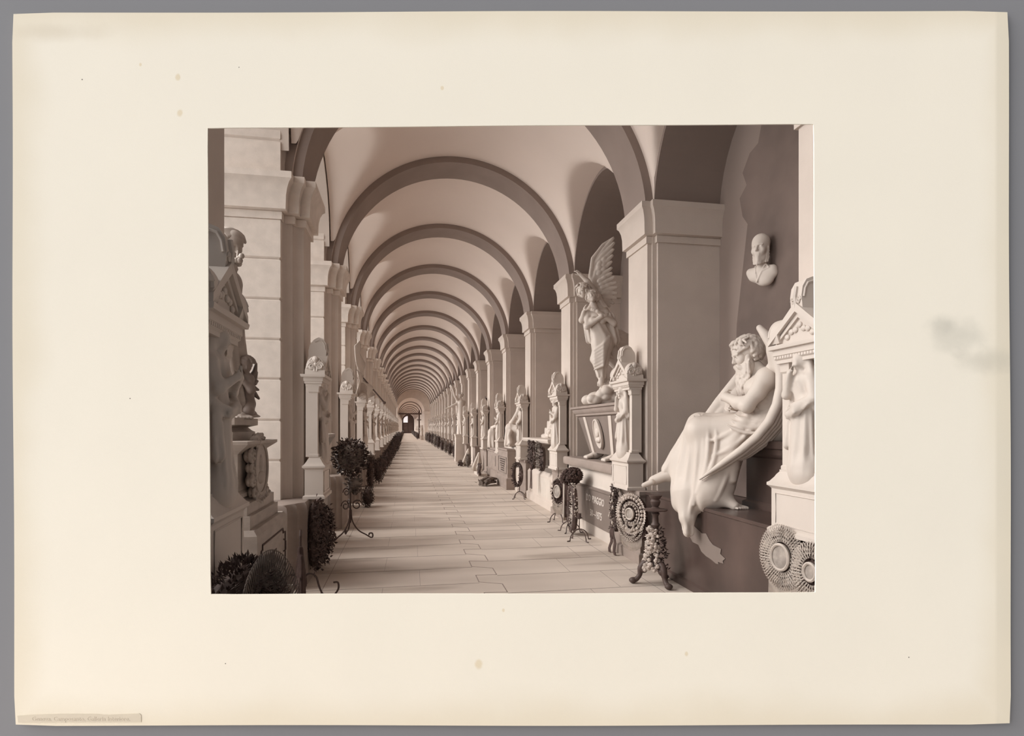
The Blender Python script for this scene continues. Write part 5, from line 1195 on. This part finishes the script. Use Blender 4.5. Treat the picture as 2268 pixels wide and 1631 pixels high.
# ------------------------------------------------------------------ third wall bay: white table tomb with hanging wreaths
t3 = empty('table_tomb', (3.4, YR + B + 2.07, 0), 0, 'white marble table tomb carrying a stepped marble heap, third wall bay', 'tomb')
t = MB(); t.rect(-.50, .46, -1.28, 1.28, [(0, .03), (.16, .03), (.18, 0), (.66, 0), (.72, -.04), (.74, -.06)]); t.build('base', M['stone'], t3)
t = MB(); t.box(-.505, -.49, -.95, .25, .22, .62); t.build('white_plate', M['cloth'], t3)
for s_ in (-1, 1):
    t = MB(); t.rect(-.40, -.10, s_ * .95 - .12, s_ * .95 + .12, [(.72, .03), (.78, .03), (.80, 0), (1.28, 0), (1.32, .04), (1.37, .04)]); t.build('leg', ma, t3)
t = MB(); t.rect(-.62, .46, -1.28, 1.28, [(1.36, -.04), (1.38, 0), (1.42, .02), (1.45, .02), (1.46, 0)]); t.build('table_top', ma, t3)
S = Carve(.014); q = random.Random(15)
for i in range(7): S.slab((-.02, -.55 + .16 * i, 1.46 + .075 * (6 - i)), (1, 0, 0), (0, 1, .1), (0, -.1, 1), (.30 - .015 * (6 - i), .14, .075 + .075 * (6 - i)), .02, .025)
for i in range(40): y_ = q.uniform(-.6, .55); S.ell((-.30 + q.uniform(0, .06), y_, 1.46 + q.uniform(0, 1) * max(.05, .5 - (y_ + .6) * .48)), (.05, .07, .05), .01)
S.build('stepped_heap', ma, t3, cut=1.452)
def hang_wreath(loc, rz, label, w=.11, L=.42, seed=1, m='leaf', rib=False, group=None):
    r = empty('hanging_wreath', loc, rz, label, 'wreath', group); t = MB(); q = random.Random(seed)
    pts = [(w * math.sin(a), -.01, L * .5 * math.cos(a)) for a in (2 * PI * i / 20 for i in range(20))]; t.tube(pts, .04, 6, close=True)
    for i in range(190): a = q.uniform(0, 6.28); t.leaf((w * math.sin(a) + q.uniform(-.03, .03), -.02 - q.uniform(0, .03), L * .5 * math.cos(a)), (q.uniform(-1, 1), -q.uniform(.1, .6), q.uniform(-1, 1)), (0, -1, 0), q.uniform(.05, .08), .016)
    t.build('leaves', M[m], r)
    if rib:
        t = MB(); t.ball((0, -.06, -L * .5), .07, 8, (1.2, .6, .9)); t.build('bow', M['black'], r, smooth=True, ang=180)
        for s_ in (-1, 1): t = MB(); t.add([(s_ * .02 - .025, -.07, -L * .5), (s_ * .02 + .025, -.07, -L * .5), (s_ * .075 + .03, -.08, -L * .5 - .46), (s_ * .075 - .03, -.08, -L * .5 - .46), (s_ * .02 - .025, -.06, -L * .5), (s_ * .02 + .025, -.06, -L * .5), (s_ * .075 + .03, -.07, -L * .5 - .46), (s_ * .075 - .03, -.07, -L * .5 - .46)], [(0, 3, 2, 1), (4, 5, 6, 7), (0, 4, 7, 3), (1, 2, 6, 5), (3, 7, 6, 2)]); t.build('ribbon', M['black'], r)
    return r
y3 = YR + B + 2.07
hang_wreath((2.80, y3 + .42, 1.14), -PI / 2, 'dark hanging wreath at the far end of the white table tomb', .11, .48, 2)
hang_wreath((2.78, y3 + .02, 1.10), -PI / 2, 'dark wreath with a black bow and ribbons on the white table tomb', .12, .56, 3, 'leaf', True)
hang_wreath((2.80, y3 - .42, 1.12), -PI / 2, 'pale dry wreath at the near end of the white table tomb', .14, .50, 4, 'leaf_pale')
hang_wreath((2.79, y3 - .80, 1.05), -PI / 2, 'dark wreath beside the leg of the white table tomb', .09, .44, 5)
stand((2.66, YR + 2 * B - .35, 0), .5, 'iron stand holding the dark oval wreath before the fourth wall pier', .90)
hang_wreath((2.62, YR + 2 * B - .37, .58), -PI / 2 + .5, 'dark oval wreath on the iron stand before the fourth wall pier', .15, .52, 8)

# ------------------------------------------------------------------ fourth wall bay: lettered plaque and bending mourner
t4 = empty('tomb', (3.4, YR + 2 * B + 2.07, 0), 0, 'pale marble tomb under the bending draped mourner, fourth wall bay', 'tomb')
t = MB(); t.rect(-.45, .46, -1.28, 1.28, [(0, .04), (.10, .04), (.12, 0), (1.05, 0), (1.10, .03), (1.16, .03)]); t.build('base', ma, t4)
t = MB(); t.rect(-.68, -.40, -.42, 1.25, [(0, .04), (.30, .04), (.33, .0), (1.04, 0), (1.06, .02), (1.10, .02)]); o = t.build('plaque', M['plinth'], t4); o['label'] = 'brown stone plaque with lines of dark lettering'
t = MB()
t.tube([(-.684, -.25, .42), (-.684, 1.10, .42), (-.684, 1.10, .86), (-.684, -.25, .86)], .012, 5, close=True); t.build('moulding', mm, o)
q = random.Random(5)
for i, w_ in enumerate((.95, .80, .78, .64, .52, .50)):
    t = MB(); y_ = .42 - w_ / 2
    while y_ < .42 + w_ / 2: l_ = q.uniform(.025, .06); t.box(-.688, -.682, y_, min(.42 + w_ / 2, y_ + l_), .795 - i * .062 - .016, .795 - i * .062 + .016); y_ += l_ + .016
    t.build('lettering', M['inkline'], o)
def seated_mourner(h=.012):
    """draped woman bending forward on a block, facing +y; unit: about 1.35 m high"""
    S = Carve(h); q = (1, 0, 0)
    S.cap((0, -.12, .45), (0, .10, .95), .19, .17, .06, (q, 1.1), (8, .010, .2, 0, 0)); S.cap((-.16, .10, 1.0), (.16, .10, 1.0), .085, .085, .06); S.cap((0, .10, 1.02), (0, .20, 1.16), .06, .055, .04)
    head(S, (.02, .25, 1.24), (.1, .85, -.6), .12, k=.02); S.ell((.02, .20, 1.27), (.125, .125, .13), .02); S.ell((.02, .36, 1.20), (.085, .09, .11), .02, None, -1); head(S, (.02, .25, 1.24), (.1, .85, -.6), .112, k=.012)
    for s_ in (-1, 1):
        S.cap((.10 * s_, -.05, .42), (.12 * s_, .42, .50), .15, .12, .06); S.cap((.12 * s_, .42, .50), (.13 * s_, .40, .06), .14, .17, .06, None, (7, .022, .1, s_, 1)); S.cap((.10 * s_, .18, 1.20), (.20 * s_, -.02, .62), .055, .11, .04, None, (5, .012, .1, s_, 1))
        arm(S, (.18 * s_, .10, .98), (.23 * s_, .26, .70), (.06 * s_, .46, .66), (.07, .06, .04)); hand(S, (.06 * s_, .46, .66), (-.3 * s_, .6, -.6), (s_ * .3, .6, .6), .15, .4, 1, s_, .01)
    S.cap((0, .40, .46), (0, .40, .08), .15, .19, .06, None, (9, .022, .1, 0, 1)); S.cap((0, -.12, .5), (0, -.12, .05), .20, .24, .06, None, (9, .014, .1, 0, 1)); S.cap((0, -.05, .3), (0, .30, .28), .20, .18, .06)
    for i in range(5): ridge(S, (-.2 + .1 * i, .05, .60), (-.15 + .08 * i, .35, .62 - .05 * (i % 2)), (-.16 + .08 * i, .58, .12), .024, .014)
    return S
def standing(h=.014, arm_up=False):
    S = robed('veiled' if not arm_up else 'wreath', .0125); 
    if arm_up: S.path([(.10, 0, .76), (.20, .05, .90), (.22, .10, 1.06)], [.045, .035, .022], .02); hand(S, (.22, .10, 1.06), (.3, .3, 1), (0, -1, 0), .09, .3)
    return S
MOURN = seated_mourner().mesh('mourner', .004); MOURN.materials.append(ma); STAND = standing().mesh('figure', .003); STAND.materials.append(ma); RAISE = standing(arm_up=True).mesh('figure', .003); RAISE.materials.append(ma)
def fig(me, loc, rz, label, s=1.0, m=None, name='statue', group=None):
    o = bpy.data.objects.new(name, me); C.objects.link(o); o.location = loc; o.rotation_euler = (0, 0, rz); o.scale = (s, s, s) if not isinstance(s, tuple) else s
    return tag(o, label, 'statue', group)
fig(MOURN, (3.25, YR + 2 * B + 1.75, 1.165), PI / 2 - .75, 'white marble statue of a mourner bending over a wreath, above the lettered plaque', 1.02)
rg = MB(); rg.tube([(2.80 + .03 * math.sin(i), YR + 2 * B + 1.9 + .20 * math.cos(2 * PI * i / 24), 1.42 + .20 * math.sin(2 * PI * i / 24)) for i in range(24)], .055, 8, close=True); tag(rg.build('marble_wreath', ma, smooth=True, ang=180), 'white marble wreath under the bending mourner', 'wreath')
# fifth wall bay: seated draped figure on a grey base
t5 = empty('tomb', (3.4, YR + 3 * B + 2.07, 0), 0, 'grey stone tomb with a slit in its front under a seated figure', 'tomb')
t = MB(); t.rect(-.50, .46, -1.28, 1.28, [(0, .05), (.28, .05), (.30, 0), (.86, 0), (.88, .02), (.92, .02), (.93, -.06), (1.02, -.06)]); t.build('base', M['plinth'], t5)
t = MB(); t.box(-.506, -.49, -.62, -.55, .42, .76); t.build('slit', M['inkline'], t5)
fig(MOURN, (3.25, YR + 3 * B + 1.65, 1.025), PI / 2 - .35, 'white marble seated draped woman on the grey slit tomb', (.98, .98, 1.02))

# ------------------------------------------------------------------ further bays on both sides
def block(w, d, prof): t = MB(); t.rect(-w / 2, w / 2, -d / 2, d / 2, prof); return t
base_prof = [(0, .04), (.10, .04), (.13, 0), (.78, 0), (.82, .03), (.88, .03), (.89, 0)]
BASES = {'marble': block(.80, 1.7, base_prof).build('base', ma), 'grey': block(.80, 1.7, base_prof).build('base', M['plinth'])}
stele_mb = MB(); stele_mb.rect(-.12, .12, -.34, .34, [(.88, .06), (.96, .06), (1.0, 0), (2.1, -.02), (2.13, .03), (2.2, .03)]); stele_mb.extrude([(-.14, -.36, 2.2), (-.14, .36, 2.2), (-.14, 0, 2.5)], (.28, 0, 0)); stele_mb.ball((.13, 0, 1.7), .13, 10, (.5, .9, 1.2))
col_mb = MB(); col_mb.lathe([(.26, .88), (.26, .95), (.20, .99), (.17, 1.05), (.155, 1.75), (.19, 1.80), (.24, 1.86), (.24, 1.92), (.1, 1.93)], n=20)
urn_mb = MB(); urn_mb.lathe([(.10, 1.92), (.12, 1.95), (.05, 2.02), (.07, 2.06), (.19, 2.24), (.20, 2.34), (.14, 2.40), (.17, 2.43), (.06, 2.50), (.03, 2.56), (.01, 2.58)], n=20)
bustc = Carve(.012); head(bustc, (0, .03, 2.30), (0, 1, -.1), .12, k=.02); curls(bustc, (0, .0, 2.34), .105, 40, .022, 3, lambda v: v[2] > 0 and v[1] < .5); bustc.cap((0, 0, 2.2), (0, 0, 2.05), .055, .06, .03); bustc.cap((-.13, 0, 2.04), (.13, 0, 2.04), .075, .075, .04); bustc.cap((0, 0, 2.04), (0, 0, 1.92), .13, .09, .04, (Y, .7)); bustm = bustc.mesh('bust'); bustm.materials.append(ma)
PR = {'stele': stele_mb.build('stele', ma), 'column': col_mb.build('column', ma, smooth=True, ang=40), 'urn': urn_mb.build('urn', ma, smooth=True, ang=40)}
TXT = {'mourner': 'a seated mourning woman', 'standing': 'a veiled standing figure', 'raise': 'a figure raising one arm', 'stele': 'a gabled portrait stele', 'bust': 'a bust on a column', 'urn': 'an urn on a column'}
def bay_tomb(kind, loc, rz, label, base, group):
    r = empty('bay_tomb', loc, rz, label, 'tomb', group)
    def kid(src, nm=None, sc_=None, lc=(0, 0, 0), rz_=0):
        o = src.copy() if not isinstance(src, bpy.types.Mesh) else bpy.data.objects.new(nm, src); C.objects.link(o); o.parent = r; o.location = lc; o.rotation_euler = (0, 0, rz_)
        if sc_: o.scale = (sc_,) * 3
    kid(BASES[base])
    if kind == 'mourner': kid(MOURN, 'statue', 1.0, (-.08, 0, .885), -PI / 2)
    elif kind == 'standing': kid(STAND, 'statue', 1.55, (0, 0, .885), -PI / 2)
    elif kind == 'raise': kid(RAISE, 'statue', 1.6, (0, 0, .885), -PI / 2)
    elif kind == 'stele': kid(PR['stele'])
    elif kind == 'bust': kid(PR['column']); kid(bustm, 'bust', None, (0, 0, 0), -PI / 2)
    else: kid(PR['column']); kid(PR['urn'])
    return r
kR = ['standing', 'mourner', 'stele', 'raise', 'bust', 'standing', 'mourner', 'urn', 'raise', 'stele', 'mourner', 'standing', 'bust', 'urn', 'standing']
for i, k in enumerate(range(5, NP)):
    if k == 7: continue
    bay_tomb(kR[i], (3.42, YR - B + k * B + 2.07, 0), PI, 'marble bay tomb with %s between the %s and %s wall piers' % (TXT[kR[i]], ORD[k + 1], ORD[k + 2]), 'marble' if i % 3 else 'grey', 'bay tombs along the wall')
kL = ['urn', 'standing', 'stele', 'raise', 'bust', 'mourner', 'urn', 'standing', 'stele', 'mourner', 'raise', 'bust', 'urn', 'standing', 'stele', 'mourner', 'urn', 'raise', 'bust']
for i, k in enumerate(range(1, NP)):
    bay_tomb(kL[i] if k > 1 else 'standing', (-1.78 - (.30 if k == 1 else 0), YL - B + k * B + 1.95, 0), 0, 'marble bay tomb with %s between the %s and %s courtyard piers' % (TXT[kL[i] if k > 1 else 'standing'], ORD[k + 1], ORD[k + 2]), 'grey' if i % 3 else 'marble', 'bay tombs along the courtyard')
for o in list(BASES.values()) + list(PR.values()): bpy.data.objects.remove(o)
# tall urn pedestal with a draped figure behind the second courtyard pier, hooded figure further on
up = empty('urn_pedestal', (-1.40, 8.95, 0), 0, 'shade-toned flaring urn pedestal just behind the second courtyard pier', 'pedestal')
t = MB(); t.rect(-.17, .17, -.20, .20, [(.0, .06), (.80, .06), (.84, 0), (.95, .10), (1.0, .02), (1.30, -.02), (1.36, .03), (1.42, .08), (1.50, .12), (1.56, .16), (1.60, .16), (1.61, .12)]); t.build('pedestal', mg, up, smooth=True, ang=30)
t = MB(); t.lathe([(.10, 1.61), (.16, 1.66), (.19, 1.74), (.17, 1.78), (.05, 1.79)], n=18); t.build('bowl', M['midmarble'], up, smooth=True, ang=40)
# dark wreath bushes along the courtyard plinths and the wall foot
LB = {}
for j in range(4):
    o = leafball(620, .34, 40 + j, None, .07, .026, 1.15).build('leafy_wreath', M['leaf'] if j != 2 else M['leaf_pale']); LB[j] = o.data; bpy.data.objects.remove(o)
def bush(j, loc, s, label, group, rz=0): o = bpy.data.objects.new('leafy_wreath', LB[j]); C.objects.link(o); o.location = loc; o.scale = s; o.rotation_euler = (0, 0, rz); tag(o, label, 'wreath', group)
for i, (y_, x_, z_, s_, d_) in enumerate(((12.75, -.80, .22, (.42, .62, .62), 'low dark bush of wreaths'), (14.5, -.84, .60, (.34, .60, 1.3), 'tall dark bush of wreaths'), (17.6, -.80, .42, (.50, .8, 1.0), 'broad dark bush of wreaths'), (21.0, -.78, .42, (.55, .9, 1.0), 'rounded dark bush of wreaths'),
      (24.6, -.76, .42, (.58, 1.0, 1.0), 'dark bush of wreaths'), (28.2, -.74, .44, (.6, 1.1, 1.05), 'dark bush of wreaths'), (31.7, -.74, .45, (.62, 1.2, 1.1), 'dark bush of wreaths'), (35.3, -.70, .55, (.7, 1.4, 1.35), 'dark bush of wreaths'), (39.0, -.66, .62, (.8, 1.6, 1.5), 'dark bush of wreaths'), (44, -.66, .68, (.85, 2.0, 1.65), 'dark bush of wreaths'), (50, -.66, .64, (.85, 2.2, 1.55), 'dark bush of wreaths'), (57, -.68, .64, (.85, 2.4, 1.55), 'dark bush of wreaths'), (65, -.70, .64, (.85, 2.6, 1.55), 'dark bush of wreaths'))):
    k = int(round((y_ - YL + B - .5) / B)); bush(i % 2 if i else 3, (x_, y_, z_), s_, '%s by the %s courtyard pier plinth' % (d_, ORD[k + 1]), 'dark wreaths along the courtyard', i * PI)
for i, (y_, x_, z_, s_, d_) in enumerate(((24.8, 2.62, .30, (.4, .6, .8), 'dark upright wreath'), (31.8, 2.60, .42, (.42, .7, 1.1), 'leafy dark wreath'), (35.2, 2.6, .40, (.45, .8, 1.05), 'leafy dark wreath'), (38.8, 2.6, .42, (.45, .9, 1.1), 'leafy dark wreath'), (42.3, 2.58, .40, (.5, 1, 1.05), 'leafy dark wreath'), (46.0, 2.5, .55, (.65, 1.2, 1.4), 'thick dark wreath bush'), (50.0, 2.48, .6, (.7, 1.4, 1.5), 'thick dark wreath bush'), (56.0, 2.48, .6, (.7, 1.8, 1.5), 'dark palm bush'), (62.5, 2.45, .6, (.7, 1.9, 1.5), 'dark palm bush'), (69.5, 2.42, .6, (.75, 2.0, 1.5), 'dark palm bush'))):
    k = int(round((y_ - YR + B - .3) / B)); bush(2 if i % 3 == 0 else i % 2, (x_, y_, z_), s_, '%s on the floor by the %s wall pier' % (d_, ORD[k + 1]), 'dark wreaths along the wall', i * PI)
# wall wreaths of the sixth bay, bundles on the floor, folded cloth
y6 = YR + 4 * B
for z_, l_, R_ in ((2.62, 'top', .26), (2.0, 'middle', .28), (1.35, 'lowest', .28)):
    r = empty('sun_wreath', (3.04, y6 + .92 + (.2 if l_ == 'top' else 0), z_), -PI / 2, 'dark rayed wreath hanging beyond the sixth wall pier, %s of three' % l_, 'wreath', 'rayed wreaths on the sixth pier'); t = MB()
    t.tube([(R_ * .6 * math.cos(a), -.03, R_ * .6 * math.sin(a)) for a in (2 * PI * i / 20 for i in range(20))], .06, 6, close=True)
    for i in range(26): a = 2 * PI * i / 26; t.leaf((R_ * .62 * math.cos(a), -.04, R_ * .62 * math.sin(a)), (math.cos(a), -.1, math.sin(a)), (0, -1, 0), R_ * .5, .03)
    t.build('rays', M['leaf'], r)
def bundle(loc, rz, label, m, L=.7, n=9):
    t = MB(); q = random.Random(int(loc[1] * 10))
    for i in range(n): y_ = q.uniform(-.16, .16); z_ = .05 + .05 * (i // 3); t.tube([(-L / 2, y_, z_), (0, y_ + q.uniform(-.03, .03), z_ + .06), (L / 2, y_ * .6, z_ + .02)], [.04, .055, .03], 7)
    for i in range(60): t.leaf((q.uniform(-L / 2, L / 2), q.uniform(-.18, .18), q.uniform(.05, .20)), (q.uniform(-1, 1), q.uniform(-1, 1), q.uniform(0, .8)), (0, 0, 1), .10, .02)
    return tag(t.build('palm_bundle', M[m], None, loc, rz), label, 'bundle')
bundle((2.38, YR + 3 * B - .55, 0), .9, 'bundle of dry palm fronds on the floor before the fifth wall pier', 'leaf_pale')
bundle((2.40, YR + 5 * B + 1.2, 0), 1.4, 'dark bundle of fronds on the floor past the seventh wall pier', 'leaf')
r = empty('ring_wreath', (2.50, YR + 4 * B - .9, .24), 0, 'small ring wreath standing on the floor before the sixth wall pier', 'wreath'); t = MB(); t.tube([(.02 * math.sin(i), .17 * math.cos(2 * PI * i / 20), .18 * math.sin(2 * PI * i / 20)) for i in range(20)], .045, 7, close=True)
q = random.Random(4)
for i in range(90): a = q.uniform(0, 6.28); t.leaf((q.uniform(-.04, .04), .17 * math.cos(a), .18 * math.sin(a)), (q.uniform(-1, 1), q.uniform(-1, 1), q.uniform(-1, 1)), (0, 0, 1), .07, .016)
t.build('leaves', M['leaf'], r)
for k, lab in ((4, 'sixth'), (5, 'seventh')):
    S = Carve(.016); S.cap((0, 0, .80), (-.08, 0, .28), .05, .17, .05, (Q, 1.2), (8, .03, .1, 0, 1)); tag(S.build('white_cloth', M['cloth'], None, (2.70, YR + k * B + (1.0 if k == 5 else .75), -.08 + .0), 0, .085), 'white folded cloth hanging by the %s wall pier' % lab, 'cloth')
bx = MB(); bx.cbox(-.16, .16, -.7, .5, 0, .10, .01); bx.cbox(-.10, .06, -.18, -.02, .10, .38, .01); tag(bx.build('marble_step', ma, None, (2.62, YR + 4 * B - .25, 0)), 'low white marble step with a small post by the sixth wall pier', 'step')
# tall figure with outstretched arms reaching out over the arcade, far along the wall
tf = empty('statue', (3.02, 29.3, 1.35), -YAW, 'tall white statue with both arms stretched out, far along the wall side', 'statue')
S = Carve(.018); S.cap((-.24, 0, .0), (-.28, 0, .95), .24, .17, .06, None, (9, .02, .1, 0, -1)); S.cap((-.28, 0, .95), (-.28, 0, 1.55), .17, .19, .06); S.cap((-.42, 0, 1.62), (-.14, 0, 1.62), .09, .09, .05); S.cap((-.28, 0, 1.65), (-.29, 0, 1.80), .06, .055, .03); head(S, (-.31, -.02, 1.92), (-.8, -.5, .1), .13); curls(S, (-.29, 0, 1.96), .12, 30, .026, 2, lambda v: v[2] > 0)
arm(S, (-.42, 0, 1.62), (-.60, -.06, 1.95), (-.74, -.08, 2.40), (.08, .06, .04)); hand(S, (-.74, -.08, 2.40), (-.2, 0, 1), (0, -1, 0), .2, .4); arm(S, (-.42, -.02, 1.58), (-.72, -.1, 1.42), (-.98, -.14, 1.30), (.08, .06, .04)); hand(S, (-.98, -.14, 1.30), (-1, 0, -.1), (0, 0, 1), .2, .3)
S.build('body', ma, tf, cut=.004); t = MB(); t.tube([(-.88, -.10, 2.86), (-.70, -.09, 2.30)], .022, 6); t.build('torch', M['iron'], tf)
t = MB(); t.rect(-.35, .35, -.35, .35, [(0, .04), (1.2, .02), (1.34, .06), (1.35, .05)]); tag(t.build('pedestal', ma, None, (2.82, 29.35, 0)), 'white square pedestal under the statue with outstretched arms', 'pedestal')
# flag on a slanting pole over the courtyard side
fp = empty('flag', (-1.15, 15.2, 2.05), 0, 'pale drooping flag on a slanting dark pole by the fourth courtyard pier', 'flag')
fa, fb = Vector((-1.1, 13.6, 3.0)), Vector((-.62, 17.4, 2.42)); of = Vector(fp.location)
t = MB(); t.tube([fa - of, fb - of], [.014, .024], 7); t.ball(fb - of, .045, 8); t.build('pole', M['wood'], fp)
def flag_cloth(pts, dz, nm):
    t = MB(); n = len(pts); vs = []
    for off_ in (0, .012):
        for i, p in enumerate(pts):
            for j in range(6): f = j / 5; vs.append((p[0] + .05 * math.sin(i * 1.4 + f * 4) + off_, p[1] + .04 * math.sin(f * 5 + i), p[2] - f * dz[i]))
    fs = []; m = n * 6
    for i in range(n - 1):
        for j in range(5): a = i * 6 + j; fs += [(a, a + 6, a + 7, a + 1), (m + a, m + a + 1, m + a + 7, m + a + 6)]
    for i in range(n - 1): a = i * 6; fs += [(a, m + a, m + a + 6, a + 6), (a + 5, a + 11, m + a + 11, m + a + 5)]
    for j in range(5): fs += [(j, j + 1, m + j + 1, m + j), ((n - 1) * 6 + j, m + (n - 1) * 6 + j, m + (n - 1) * 6 + j + 1, (n - 1) * 6 + j + 1)]
    return t.add(vs, fs).build(nm, M['cloth'], fp, smooth=True, ang=180)
flag_cloth([fa - of + (fb - fa) * (i / 7 * .55) for i in range(8)], [.62, .55, .60, .5, .42, .34, .25, .12], 'flag_cloth')
flag_cloth([Vector((-1.12, 13.7, 3.75)) - of + Vector((.03 * i, .12 * i, -.10 * i)) for i in range(5)], [.2, .5, .62, .55, .3], 'pennant')
# dark post with a long beam in the far passage
gp = empty('beam_post', (1.95, 88, 0), 0, 'dark post with a long horizontal beam across the far passage', 'post')
t = MB(); t.box(-.10, .10, -.1, .1, 0, 4.25); t.build('post', M['wood'], gp); t = MB(); t.box(-3.0, .35, -.08, .08, 3.62, 3.82); t.build('beam', M['wood'], gp); t = MB(); t.box(-.35, .30, -.07, .07, 2.75, 2.88); t.build('short_beam', M['wood'], gp)
for j in range(10):
    for s_ in (0, 1):
        if s_ == 0 and j % 2: continue
        bush((j + s_) % 4, ((-.66 if s_ == 0 else 1.62), 82.5 + j * 8.5, .5), (.75, 2.4, 1.3), 'dark palm bush on the %s side of the far passage, %s past the crossing' % ('courtyard' if s_ == 0 else 'wall', ORD[j + 1]), 'palm bushes of the far passage', j * PI)
for j in range(8):
    fig(STAND, (2.16, 79.5 + j * 7, .55), PI / 2, 'white standing statue in the far passage, %s past the crossing' % ORD[j + 1], 1.45, group='statues of the far passage')
    t = None
pm = block(.36, .5, [(0, .03), (.1, .03), (.12, 0), (.50, 0), (.55, .02)]).build('statue_pedestal', ma)
for j in range(8):
    o = pm if j == 0 else pm.copy()
    if j: C.objects.link(o)
    o.location = (2.16, 79.5 + j * 7, 0); tag(o, 'low white pedestal in the far passage, %s past the crossing' % ORD[j + 1], 'pedestal', 'pedestals of the far passage')
